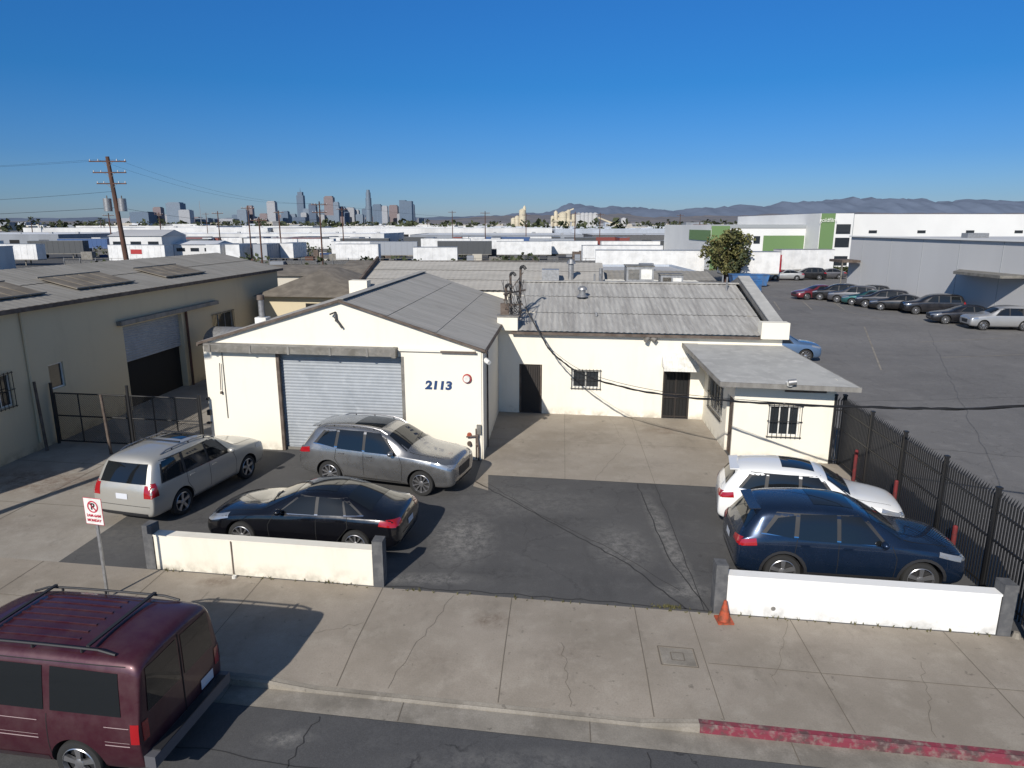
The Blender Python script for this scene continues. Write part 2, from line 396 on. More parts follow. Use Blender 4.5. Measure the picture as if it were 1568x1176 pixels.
strip(g,wob([(3.2,21.9),(3.25,18.5),(3.3,14.3)],.03,3),.02,'crackm',.003)
strip(g,wob([(-4.3,14.3),(0,14.35),(3.6,14.3)],.05,4,14),.04,'crackm',.003)
g.build('pavement_cracks')
g=MB()
for i,(p0,p1) in enumerate((((-12,9.2),(-3,8.8)),((-3,8.8),(10,9.1)),((1.5,10),(2.2,6)),((-4.2,10),(-4.6,7)),((5.4,10),(6.5,6)))):
    strip(g,wob([p0,p1],.05,60+i,22),.02,'crackm',-.150)
g.build('street_cracks')
g=MB()
for i in range(150):
    a=R.choice([R.uniform(-4,3.5),R.uniform(3.6,9.3),R.uniform(-10,-4.4)]); q=14.17+R.uniform(-.05,.06)
    if i%4==0: a=R.gauss(2.5,.18);q=14.3+R.uniform(-.06,.06)
    p=W(a,q,0); h=R.uniform(.03,.08)
    for k in range(4):
        t=R.uniform(0,6.28); d=Vector((math.cos(t),math.sin(t),0))*.010
        g.add([p-d,p+d,p+Vector((R.uniform(-.04,.04),R.uniform(-.04,.04),h))],[(0,1,2)],'weed')
g.build('weeds')

# ---------------------------------------------------------------- garage building
e=empty('industrial_garage_building',W(-8,30,0))
aL,aR,qF,qB=-13.5,-2.84,23.5,38.5; rz=5.72; ra=-8.0; ez=4.12
mb=MB(); fF=lambda s,z,d: W(s,qF+d,z)
wall(mb,fF,aL,aR,0,ez,[(-10.62,-5.68,0,3.78)],'stucco',.25)
mb.add([W(aL,qF,ez),W(aR,qF,ez),W(ra,qF,rz)],[(0,1,2)],'stucco')
mb.add([W(aL,qB,ez),W(aR,qB,ez),W(ra,qB,rz)],[(0,1,2)],'stucco')
mb.quad(W(aL,qB,0),W(aR,qB,0),W(aR,qB,ez),W(aL,qB,ez),'stucco')
mb.quad(W(aL,qF,0),W(aL,qB,0),W(aL,qB,ez),W(aL,qF,ez),'stucco')
mb.quad(W(aR,qF,0),W(aR,qB,0),W(aR,qB,ez),W(aR,qF,ez),'stucco')
mb.build('walls',e)
mb=MB(); oh=.16
sl=(rz+.06-ez)/(ra-aL)
zR=ez+.02-oh*sl; q0=qF-.10
mb.corr(W(aR+oh,q0,zR+.03),W(aR+oh,qB+.1,zR+.03),W(ra,q0,rz+.09),W(ra,qB+.1,rz+.09),.27,.0055,3,'roof_g',6,.012)
mb.corr(W(aL-oh,q0,zR+.03),W(aL-oh,qB+.1,zR+.03),W(ra,q0,rz+.09),W(ra,qB+.1,rz+.09),.27,.0055,3,'roof_g',6,.012)
mb.beam(W(ra,q0-.02,rz+.115),W(ra,qB+.1,rz+.115),.32,.02,'roof_g')
mb.build('corrugated_roof',e)
mb=MB()
for a0 in (aL-oh,aR+oh):
    mb.beam(W(a0,q0-.035,zR-.01),W(ra,q0-.035,rz+.05),.04,.075,'brown')
    s=1 if a0>ra else -1
    mb.beam(W(a0+.02*s,q0,zR-.04),W(a0+.02*s,qB,zR-.04),.04,.11,'brown')
mb.quad(W(aR+oh,q0,zR-.02),W(aR+oh,qB,zR-.02),W(aR,qB,ez),W(aR,q0,ez),'brown')
mb.quad(W(aL-oh,q0,zR-.02),W(aL-oh,qB,zR-.02),W(aL,qB,ez),W(aL,q0,ez),'brown')
mb.build('barge_boards',e)
mb=MB()
mb.corr(W(-10.6,qF+.22,0.02),W(-10.6,qF+.22,3.77),W(-5.7,qF+.22,0.02),W(-5.7,qF+.22,3.77),.10,.007,1,'shutter',6,0)
mb.sbox(-10.62,-10.5,qF-.01,qF+.1,0,3.78,'brown'); mb.sbox(-5.8,-5.68,qF-.01,qF+.1,0,3.78,'rail')
mb.sbox(-10.5,-5.8,qF+.14,qF+.19,0.0,.1,'rail')
mb.build('roll_up_door',e)
mb=MB()
mb.sbox(-13.25,-6.0,qF-.28,qF-.003,3.86,4.08,'rail'); mb.sbox(-13.3,-5.95,qF-.33,qF-.004,4.083,4.12,'fascia')
mb.sbox(-13.3,-5.95,qF-.332,qF-.30,3.82,4.082,'rail')
mb.sbox(-6.05,-5.9,qF-.36,qF-.003,3.78,4.13,'rail')
mb.sbox(-5.88,-3.05,qF-.1,qF-.004,4.0,4.07,'stucco'); mb.sbox(-4.3,-3.0,qF-.12,qF-.103,3.97,4.05,'brown')
for a in (-13.1,-11.5,-10.,-8.4,-7): mb.sbox(a,a+.08,qF-.36,qF-.334,3.8,4.1,'fascia')
mb.build('door_track_rail',e)
mb=MB()
p=W(-8.15,qF-.02,5.3)
mb.beam(p,p+Vector((0,-.05,-.25)),.05,.1,'plastic'); mb.cyl(p+Vector((-.05,-.02,-.1)),p+Vector((.2,-.1,-.45)),.035,.035,8,'plastic')
mb.cyl(p+Vector((0,-.02,.05)),p+Vector((-.18,-.1,-.02)),.025,.025,8,'plastic')
p=W(-3.35,qF,3.05); mb.cyl(p+Vector((0,.0,0)),p+Vector((-.01,-.07,0)),.15,.14,20,'red'); mb.cyl(p+Vector((-.01,-.06,0)),p+Vector((-.02,-.12,0)),.115,.10,20,'white')
mb.cyl(W(-12.9,qF-.08,2.3),W(-12.85,qF-.08,3.35),.015,.015,6,'brown'); mb.beam(W(-12.9,qF-.1,2.2),W(-12.9,qF,2.2),.06,.08,'brown')
mb.tube([W(-12.75,qF-.03,1.2),W(-12.75,qF-.03,3.8)],.012,6,'rail')
mb.sbox(-13.55,-13.42,qF-.12,qF-.003,1.3,1.5,'plastic');mb.sbox(-13.55,-13.45,qF-.12,qF-.003,1.9,2.0,'plastic');mb.sbox(-13.6,-13.45,qF-.14,qF-.003,.95,1.02,'plastic')
for z,c in ((.95,'orange'),(.62,'brown')):
    mb.cyl(W(-3.3,qF-.01,z),W(-3.3,qF-.14,z),.08,.06,12,c); mb.cyl(W(-3.05,qF-.1,z),W(-2.95,qF-.1,z),.05,.05,8,'brown')
mb.tube([W(-3.4,qF-.12,.9),W(-3.0,qF-.12,.95),W(-2.95,qF-.12,.5),W(-2.95,qF-.12,.02)],.03,8,'brown')
mb.tube([W(-3.05,qF-.05,1.2),W(-3.05,qF-.05,.05)],.02,6,'brown')
mb.sbox(-3.02,-2.86,qF-.1,qF-.003,1.0,1.35,'rail')
mb.tube([W(-2.80,qF+.05,.02),W(-2.80,qF+.05,4.0)],.03,6,'stucco')
mb.tube([W(-2.78,qF+1.5,.02),W(-2.78,qF+1.5,4.0)],.03,6,'brown')
p=W(-2.7,qF+.2,3.7); mb.cyl(p,p+Vector((.12,-.15,-.06)),.09,.07,10,'white')
mb.cyl(W(-2.84,qF+.3,3.95),W(-2.6,qF+.3,3.95),.02,.02,6,'galv')
mb.cyl(W(-12.9,qF+4.0,3.9),W(-12.9,qF+4.0,5.35),.11,.11,10,'galv'); mb.cyl(W(-12.9,qF+4.0,5.3),W(-12.9,qF+4.0,5.5),.15,.13,10,'brown')
mb.sbox(-13.15,-12.65,qF+3.8,qF+4.3,4.0,4.55,'white')
mb.build('wall_fixtures',e)
text('2113',.47,W(-4.42,qF-.012,2.75),-SA,'navy','address_numbers',e,.006,.022,shear=.12)
o=bpy.data.objects['address_numbers']; o.scale=(.93,.78,1)

# rear cross building
e=empty('rear_workshop_building',W(-7,44,0))
mb=MB()
mb.sbox(-12.0,9.2,39.2,49.2,0,4.7,'stucco'); mb.build('walls',e)
mb=MB()
mb.corr(W(-12.2,39.0,4.75),W(2.5,39.0,4.75),W(-12.2,44.2,6.1),W(2.5,44.2,6.1),.3,.008,3,'roof_g')
mb.corr(W(-12.2,49.4,4.75),W(2.5,49.4,4.75),W(-12.2,44.2,6.1),W(2.5,44.2,6.1),.3,.008,3,'roof_g')
mb.corr(W(2.5,43.5,5.1),W(9.4,43.5,5.1),W(2.5,46.5,5.5),W(9.4,46.5,5.5),.3,.01,1,'roof_n')
mb.add([W(-12.1,39.2,4.7),W(-12.1,49.2,4.7),W(-12.1,44.2,6.05)],[(0,1,2)],'stucco')
mb.add([W(2.4,39.2,4.7),W(2.4,49.2,4.7),W(2.4,44.2,6.05)],[(0,1,2)],'brown')
mb.build('corrugated_roof',e)
mb=MB(); mb.sbox(-12.5,-11.4,38.6,39.4,4.5,5.25,'wallwhite'); mb.beam(W(-12.2,39,4.85),W(-12.2,44.2,6.25),.12,.3,'brown'); mb.build('parapet_block',e)

# ---------------------------------------------------------------- lower building
e=empty('office_warehouse_building',W(3,33,0))
q=30.2; b0,b1=-2.835,9.4; fL=lambda s,z,d: W(s,q+d,z)
mb=MB()
wall(mb,fL,b0,b1,0,3.85,[(-1.89,-.85,0,2.28),(.52,1.73,1.27,2.08),(4.52,5.69,0,2.32)],'stucco')
mb.quad(W(b1,q,0),W(b1,43,0),W(b1,43,3.85),W(b1,q,3.85),'stucco')
mb.add([W(b1,q,3.85),W(b1,43,3.85),W(b1,36.7,5.45)],[(0,1,2)],'stucco')
mb.quad(W(b0,43,0),W(b1,43,0),W(b1,43,3.85),W(b0,43,3.85),'stucco')
mb.build('walls',e)
mb=MB()
mb.corr(W(b0+.3,q-.28,3.84),W(b1-.55,q-.28,3.84),W(b0+.3,36.7,5.47),W(b1-.55,36.7,5.47),.215,.011,3,'roof_l',6,.018)
mb.corr(W(b0+.3,43.1,3.84),W(b1-.55,43.1,3.84),W(b0+.3,36.7,5.47),W(b1-.55,36.7,5.47),.215,.011,3,'roof_l',6,.018)
mb.beam(W(b0,36.7,5.5),W(b1-.3,36.7,5.5),.35,.05,'roof_l')
mb.build('corrugated_roof',e)
mb=MB()
mb.beam(W(b0+.6,q-.26,3.74),W(b1-.9,q-.26,3.74),.05,.10,'brown'); mb.sbox(b0+.6,b1-.9,q-.24,q-.003,3.70,3.76,'brown')
mb.beam(W(b1-.15,q+.2,4.08),W(b1-.15,36.7,5.68),.42,.32,'fascia'); mb.beam(W(b1-.15,q+.2,4.26),W(b1-.15,36.7,5.86),.5,.05,'annexroof')
mb.beam(W(b1-.15,36.7,5.68),W(b1-.15,43,4.0),.42,.32,'fascia')
mb.sbox(8.42,9.55,q-.35,q+.2,3.72,4.42,'wallwhite')
mb.sbox(-2.86,-1.95,q-.35,q+.25,3.85,4.45,'wallwhite'); mb.sbox(-2.9,-1.9,q-.4,q+.3,4.452,4.5,'fascia')
mb.sbox(5.9,9.43,q-.16,q-.004,3.3,3.42,'stucco')
mb.build('eave_and_parapet',e)
mb=MB()
mb.quad(fL(-1.89,0,.12),fL(-.85,0,.12),fL(-.85,2.28,.12),fL(-1.89,2.28,.12),'darkdoor')
mb.sbox(-1.86,-1.80,q+.03,q+.1,0,2.26,'brown');mb.sbox(-.94,-.88,q+.03,q+.1,0,2.26,'brown')
for i in range(9): 
    a=-1.78+i*.1; mb.beam(fL(a,.1,.06),fL(a,2.2,.06),.015,.015,'black')
mb.quad(fL(4.52,0,.12),fL(5.69,0,.12),fL(5.69,2.32,.12),fL(4.52,2.32,.12),'dark')
for a in (4.56,5.65,5.1): mb.beam(fL(a,0.01,.08),fL(a,2.3,.08),.06,.05,'darkdoor')
for z in (.08,.95,1.1,2.28): mb.beam(fL(4.6,z,.09),fL(5.6,z,.09),.05,.05,'darkdoor')
for i in range(7):
    a=4.66+i*.15; mb.beam(fL(a,.12,.05),fL(a,2.24,.05),.012,.012,'black')
mb.build('doors',e)
mb=MB(); window(mb,fL,.52,1.73,1.27,2.08,True,1); mb.build('barred_window',e)
mb=MB()
for i in range(12):
    a=4.42+i*.125; zt=2.92+(.02 if i%2 else 0); 
    mb.hexa([W(a,q-.75,2.42+(zt-2.92)),W(a+.12,q-.75,2.42+(zt-2.92)),W(a+.12,q-.005,zt-.03),W(a,q-.005,zt-.03),W(a,q-.75,2.46+(zt-2.92)),W(a+.12,q-.75,2.46+(zt-2.92)),W(a+.12,q-.005,zt),W(a,q-.005,zt)],'white')
    mb.sbox(a,a+.12,q-.78,q-.753,2.30,2.45,'white')
for a in (4.42,5.91): mb.add([W(a,q-.75,2.42),W(a,q-.005,2.42),W(a,q-.005,2.9)],[(0,1,2)],'white')
mb.build('door_awning',e)
mb=MB()
p=W(3.85,q-.05,3.65)
mb.beam(p,p+Vector((0,-.12,0)),.12,.12,'fascia'); mb.cyl(p+Vector((.05,-.1,0)),p+Vector((.2,-.25,-.1)),.07,.09,10,'fascia'); mb.cyl(p+Vector((-.05,-.1,0)),p+Vector((-.2,-.25,-.1)),.07,.09,10,'fascia')
p=W(1.0,34.2,4.95); mb.cyl(p,p+Vector((0,0,.12)),.25,.15,14,'galv'); mb.cyl(p+Vector((0,0,.1)),p+Vector((0,0,.32)),.14,.14,14,'galv'); mb.lathe(p+Vector((0,0,.3)),(0,0,1),[(.2,0),(.19,.08),(.1,.16),(.0,.18)],14,'galv')
p=W(1.6,31.8,4.3); mb.cyl(p,p+Vector((0,0,.15)),.05,.05,8,'galv')
for a,qq in ((1.7,36.9),(2.0,37.2),(8.3,37.0),(8.2,35.6)): 
    p=W(a,qq,5.1); mb.cyl(p,p+Vector((0,0,.7)),.04,.04,6,'galv')
def hvac(a0,a1,q0,q1,z0,z1):
    mb.sbox(a0,a1,q0,q1,z0,z1,'galv'); mb.sbox(a0-.05,a1+.05,q0-.05,q1+.05,z1+.003,z1+.05,'rail')
    for i in range(8):
        z=z0+.15+(z1-z0-.3)*i/8; mb.sbox(a0+.1,(a0+a1)/2-.05,q0-.03,q0-.003,z,z+.05,'rail')
    mb.sbox((a0+a1)/2+.05,a1-.1,q0-.02,q0-.003,z0+.15,z1-.15,'white')
    for a in (a0+.1,a1-.2):
        mb.sbox(a,a+.1,q0,q1,z0-.7,z0-.003,'rail')
hvac(3.6,5.1,39.4,40.9,5.3,6.15); hvac(5.4,6.6,38.7,39.7,5.25,5.75)
mb.cyl(W(2.2,40,4.8),W(2.2,40,6.0),.1,.1,8,'galv'); mb.cyl(W(.5,41,4.8),W(.5,41,6.3),.14,.14,8,'galv');mb.cyl(W(.5,41,6.2),W(.5,41,6.45),.24,.12,10,'galv')
mb.sbox(-1.2,-.2,40,41,4.6,5.9,'galv')
mb.build('roof_equipment',e)

# service mast: conduit risers with weatherheads and slack drop wires
mb=MB()
def riser(a,qq,z0,z1,r,lean=0):
    p0=W(a,qq,z0);p1=W(a,qq,z1)+Vector((lean,0,0)); mb.cyl(p0,p1,r,r,8,'brown')
    mb.tube([p1,p1+Vector((.04,-.04,.09)),p1+Vector((.13,-.10,.10)),p1+Vector((.20,-.14,.0))],r*1.25,7,'plastic')
riser(-2.55,30.5,3.9,5.7,.05,.03); riser(-2.3,30.9,3.9,6.2,.045,-.04); riser(-1.95,31.6,4.1,6.45,.05,.02)
mb.beam(W(-2.75,30.3,4.9),W(-1.75,30.5,4.95),.07,.07,'brown'); mb.beam(W(-2.6,30.35,5.4),W(-1.7,31.5,5.5),.06,.06,'brown')
mb.cyl(W(-2.62,30.45,5.1),W(-1.8,31.5,6.3),.018,.018,5,'brown'); mb.sbox(-2.75,-2.35,30.25,30.45,4.5,5.0,'brown')
r2=random.Random(4)
for i in range(26):
    p0=W(-2.5+r2.uniform(-.15,.7),30.4+r2.uniform(0,1.0),r2.uniform(5.0,6.3)); p1=W(-2.1+r2.uniform(-.4,.6),30.1,r2.uniform(4.3,4.9)); sg=r2.uniform(.1,.4)
    mb.tube([p0.lerp(p1,t)+Vector((.12*math.sin(t*3+i),-.05,-sg*4*t*(1-t))) for t in (0,.2,.4,.6,.8,1)],.011,4,'plastic')
for i in range(6):
    p=W(-2.5+.13*i,30.3+.1*(i%3),5.0+.12*(i%4)); mb.cyl(p,p+Vector((0,-.03,.1)),.035,.03,7,'fascia')
mb.build('service_mast')
def spline(pts,n=10):
    out=[]
    P=[pts[0]]+pts+[pts[-1]]
    for i in range(1,len(P)-2):
        for k in range(n):
            t=k/n; a,b,c,d=P[i-1],P[i],P[i+1],P[i+2]
            out.append(.5*((2*b)+(-a+c)*t+(2*a-5*b+4*c-d)*t*t+(-a+3*b-3*c+d)*t**3))
    out.append(pts[-1]); return out
def cab(s,z): return G(.7+11.8*s,30-16*s,z)
cp=[cab(-.01,4.9),cab(.05,3.7),cab(.095,3.05),cab(.198,2.5),cab(.372,2.5),cab(.575,3.0),cab(.773,3.68),cab(.93,4.38),cab(1.3,6.6),cab(1.9,11.0)]
mb=MB(); sp=spline(cp,12)
mb.tube(sp,.022,6,'black')
for ph in (0,2.1):
    mb.tube([p+Vector((.022*math.cos(i*.9+ph),0,.028*math.sin(i*.9+ph))) for i,p in enumerate(sp)],.013,5,'black')
sp2=[p+Vector((0,.0,.12*math.sin(min(1,i/70)*math.pi))) for i,p in enumerate(sp)]
mb.tube(sp2,.008,4,'black')
mb.build('overhead_service_cable')

# ---------------------------------------------------------------- annex
e=empty('office_annex',W(8,27,0))
q=24.95; fA=lambda s,z,d: W(s,q+d,z); a0,a1=6.3,9.75
fS=lambda s,z,d: W(a0+d,s,z)
mb=MB()
wall(mb,fA,a0,a1,0,2.9,[(7.55,8.6,.97,2.1)],'stucco')
wall(mb,fS,q,30.195,0,3.1,[(25.05,26.0,0,2.25),(26.7,29.0,.98,2.25)],'stucco')
mb.quad(W(a1,q,0),W(a1,30.2,0),W(a1,30.2,3.1),W(a1,q,3.1),'stucco')
mb.build('walls',e)
mb=MB(); window(mb,fA,7.55,8.6,.97,2.1,True,2); window(mb,fS,26.7,29.0,.98,2.25,True,3); mb.build('barred_windows',e)
mb=MB(); mb.quad(fS(25.05,0,.1),fS(26.0,0,.1),fS(26.0,2.25,.1),fS(25.05,2.25,.1),'browndoor')
for z0,z1 in ((.2,1.0),(1.15,2.05)): mb.hexa([fS(25.2,z0,.085),fS(25.85,z0,.085),fS(25.85,z0,.098),fS(25.2,z0,.098),fS(25.2,z1,.085),fS(25.85,z1,.085),fS(25.85,z1,.098),fS(25.2,z1,.098)],'brown')
mb.build('door',e)
mb=MB()
FL,FR,BR_,BL=G(7.3,23.35,3.08),G(11.85,22.68,3.02),G(11.5,28.72,3.42),G(7.42,29.4,3.42)
dz=Vector((0,0,.11))
mb.hexa([FL-dz,FR-dz,BR_-dz,BL-dz,FL,FR,BR_,BL],'annexroof')
def edge(p,q_,m='fascia'):
    o=Vector((0,0,-.07)); mb.beam(p+o,q_+o,.035,.15,m)
c=(FL+FR+BR_+BL)/4
def outw(p): d=(p-c); d.z=0; return p+d.normalized()*.03
edge(outw(FL),outw(FR)); edge(outw(FL),outw(BL)); edge(outw(FR),outw(BR_))
mb.build('flat_roof',e)
mb=MB()
mb.cyl(G(9.55,22.95,3.02),G(9.55,22.95,3.16),.09,.13,10,'white'); mb.cyl(G(9.45,22.85,3.16),G(9.7,22.8,3.2),.09,.09,10,'galv')
mb.sbox(8.0,9.4,q-.06,q-.004,2.62,2.68,'brown')
mb.build('lamp',e)

# ---------------------------------------------------------------- low walls
def lowwall(x0,x1,m,name,seam=None):
    mb=MB(); q=14.25
    mb.sbox(x0,x1,q,q+.26,-.02,.88,m); mb.sbox(x0-.01,x1+.01,q-.012,q+.272,.882,.93,m)
    for x,s in ((x0,-1),(x1,1)):
        xa,xb=(x-.27,x-.013) if s<0 else (x+.013,x+.27)
        mb.sbox(xa,xb,q-.03,q+.3,-.02,1.16,'postgrey')
    if seam: mb.sbox(seam,seam+.035,q-.016,q-.0125,.02,.9,'brown'); mb.cyl(W(seam+.1,q-.15,0),W(seam+.1,q-.15,.06),.05,.05,8,'white')
    else: mb.cyl(W(4.75,q-.006,.2),W(4.75,q+.01,.2),.045,.045,10,'fascia')
    mb.build(name)
lowwall(-10.05,-4.4,'wallwhite','low_wall',-8.0); lowwall(3.75,9.25,'wallwhite2','low_wall')

# ---------------------------------------------------------------- fences
def picket(name,pts_fn,n,posts,h,m='black'):
    mb=MB()
    for i in range(n+1):
        p=pts_fn(i/n); z=h-.05+R.uniform(-.01,.01)
        mb.beam(p,p+Vector((0,0,z)),.026,.026,m)
        mb.add([p+Vector((-.018,-.018,z)),p+Vector((.018,-.018,z)),p+Vector((.018,.018,z)),p+Vector((-.018,.018,z)),p+Vector((.06,0,z+.14))],[(0,1,4),(1,2,4),(2,3,4),(3,0,4)],m)
    for z in (.15,h-.35,h*.55):
        mb.beam(pts_fn(0)+Vector((0,0,z)),pts_fn(1)+Vector((0,0,z)),.035,.04,m)
    for i in range(posts+1):
        p=pts_fn(i/posts); mb.beam(p,p+Vector((0,0,h+.12)),.075,.075,m); mb.beam(p+Vector((0,0,h+.12)),p+Vector((0,0,h+.16)),.1,.1,m)
    return mb.build(name)
picket('iron_fence',lambda t: W(10.05,14.0+(24.9-14.0)*t,0),104,5,2.12)
picket('iron_fence',lambda t: W(9.75+.3*t,24.95,0),3,1,2.12)
for qq in (17.3,20.4,23.2):
    mb=MB(); p=W(9.9,qq,0); mb.cyl(p,p+Vector((0,0,.95)),.05,.05,12,'bolred'); mb.ellip(p+Vector((0,0,.95)),.05,.05,.04,'bolred',10,6)
    mb.build('red_bollard')
mb=MB(); gq=23.0; g0,g1=-19.9,-13.6
for a in (g0+.1,-16.55,g1): 
    mb.cyl(W(a,gq,0),W(a,gq,2.45 if a<g1 else 2.2),.05,.05,10,'black')
for s0,s1 in ((g0+.2,-16.65),(-16.45,g1-.08)):
    for z in (.12,1.15,2.05): mb.cyl(W(s0,gq,z),W(s1,gq,z),.025,.025,8,'black')
    for k in range(4):
        a=s0+(s1-s0)*k/3; mb.cyl(W(a,gq,.12),W(a,gq,2.05),.022,.022,8,'black')
    L=s1-s0; st=.075; H=1.93
    k=-H
    while k<L:
        u0=max(0,k);u1=min(L,k+H)
        mb.cyl(W(s0+u0,gq,.12+u0-k),W(s0+u1,gq,.12+u1-k),.005,.005,3,'black',False)
        mb.cyl(W(s0+L-u0,gq,.12+u0-k),W(s0+L-u1,gq,.12+u1-k),.005,.005,3,'black',False)
        k+=st
mb.build('chain_link_gate')
mb=MB()
for a,h in ((-19.6,2.7),(-16.9,2.3)):
    mb.cyl(W(a,gq-.9,0),W(a-.1,gq-.9,h),.05,.045,8,'brown')
mb.build('gate_posts')

# ---------------------------------------------------------------- neighbour building
e=empty('neighbour_warehouse',W(-24,30,0)); na=-19.95
fN=lambda s,z,d: W(na-d,s,z)
mb=MB()
wall(mb,fN,12,45.5,0,5.5,[(28,32.9,0,3.9),(23.2,24.0,2.1,3.1),(20.3,21.3,2.0,3.2),(36,38.5,1.4,3.4)],'yellowwall',.35)
mb.quad(W(na,12,0),W(-29,12,0),W(-29,12,5.5),W(na,12,5.5),'yellowwall')
mb.add([W(na,12,5.5),W(-29,12,5.5),W(-24.5,12,6.45)],[(0,1,2)],'yellowwall')
mb.quad(W(na,45.5,0),W(-29,45.5,0),W(-29,45.5,5.5),W(na,45.5,5.5),'yellowwall')
mb.add([W(na,45.5,5.5),W(-29,45.5,5.5),W(-24.5,45.5,6.45)],[(0,1,2)],'yellowwall')
mb.quad(W(-29,12,0),W(-29,45.5,0),W(-29,45.5,5.5),W(-29,12,5.5),'yellowwall')
mb.build('walls',e)
mb=MB()
mb.corr(W(na+.3,11.8,5.47),W(na+.3,45.8,5.47),W(-24.5,11.8,6.52),W(-24.5,45.8,6.52),.34,.006,2,'roof_n',4)
mb.corr(W(-29.3,11.8,5.47),W(-29.3,45.8,5.47),W(-24.5,11.8,6.52),W(-24.5,45.8,6.52),.34,.006,2,'roof_n',4)
mb.beam(W(na+.32,11.8,5.4),W(na+.32,45.8,5.4),.05,.14,'brown')
mb.build('roof',e)
mb=MB()
def rp(t,qq,o=.06): return W(na+.2+(-24.3-na)*t,qq,5.52+1.02*t+o)
for q0 in (20.5,26.3,33.0):
    for k in range(5):
        qa=q0+k*.8
        mb.hexa([rp(.2,qa,.02),rp(.62,qa,.02),rp(.62,qa+.72,.02),rp(.2,qa+.72,.02),rp(.2,qa),rp(.62,qa),rp(.62,qa+.72),rp(.2,qa+.72)],'roof_b')
    mb.beam(rp(.2,q0-.05,.07),rp(.2,q0+4.0,.07),.05,.04,'rail'); mb.beam(rp(.62,q0-.05,.07),rp(.62,q0+4.0,.07),.05,.04,'rail')
mb.build('skylights',e)
mb=MB()
mb.quad(fN(28,0,.34),fN(32.9,0,.34),fN(32.9,3.9,.34),fN(28,3.9,.34),'dark')
mb.corr(fN(28,2.2,.2),fN(28,3.9,.2),fN(32.9,2.2,.2),fN(32.9,3.9,.2),.1,.014,1,'shutter',6,0)
mb.build('roll_up_door',e)
mb=MB()
mb.hexa([W(na+.003,27.6,4.0),W(na+.25,27.6,4.0),W(na+.25,36.5,4.0),W(na+.003,36.5,4.0),W(na+.003,27.6,4.2),W(na+.25,27.6,4.2),W(na+.25,36.5,4.2),W(na+.003,36.5,4.2)],'fascia')
for qq in (33.2,):
    mb.tube([W(na+.1,qq,0),W(na+.1,qq,4.0)],.06,8,'wood')
mb.cyl(W(na+.05,22.2,.3),W(na+.05,22.2,5.4),.05,.05,8,'yellowwall')
mb.build('door_track',e)
mb=MB(); window(mb,fN,23.2,24.0,2.1,3.1,False,0); window(mb,fN,20.3,21.3,2.0,3.2,True,1); window(mb,fN,36,38.5,1.4,3.4,True,2); mb.build('windows',e)
e=empty('brown_roof_shed',W(-15,44,0))
mb=MB(); mb.sbox(-19,-13.2,41,50,0,4.1,'yellowwall'); mb.sbox(-16.2,-15.0,40.97,40.99,2.5,3.6,'dark'); mb.build('walls',e)
mb=MB()
P=[W(-19.5,40.4,4.05),W(-12.7,40.4,4.05),W(-12.7,50.6,4.05),W(-19.5,50.6,4.05),W(-16.1,43.5,5.5),W(-16.1,47.5,5.5)]
mb.add(P,[(0,1,4),(1,2,5,4),(2,3,5),(3,0,4,5)],'roof_b'); mb.build('hip_roof',e)
mb=MB(); mb.lathe(W(-17.6,33.5,2.2),W(1,0,0)-W(0,0,0),[(0,-1.05),(.7,-1.0),(.85,-.8),(.85,.8),(.7,1.0),(0,1.05)],20,'galv')
for a in (-18.3,-17.0): mb.sbox(a,a+.15,33,34,0,1.5,'rail')
mb.build('storage_tank')
mb=MB()
for i in range(3): mb.cyl(W(-15.2+i*.8,36+i,0),W(-15.2+i*.8,36+i,.95),.3,.3,14,['navy','rail','red'][i])
mb.build('oil_drums')
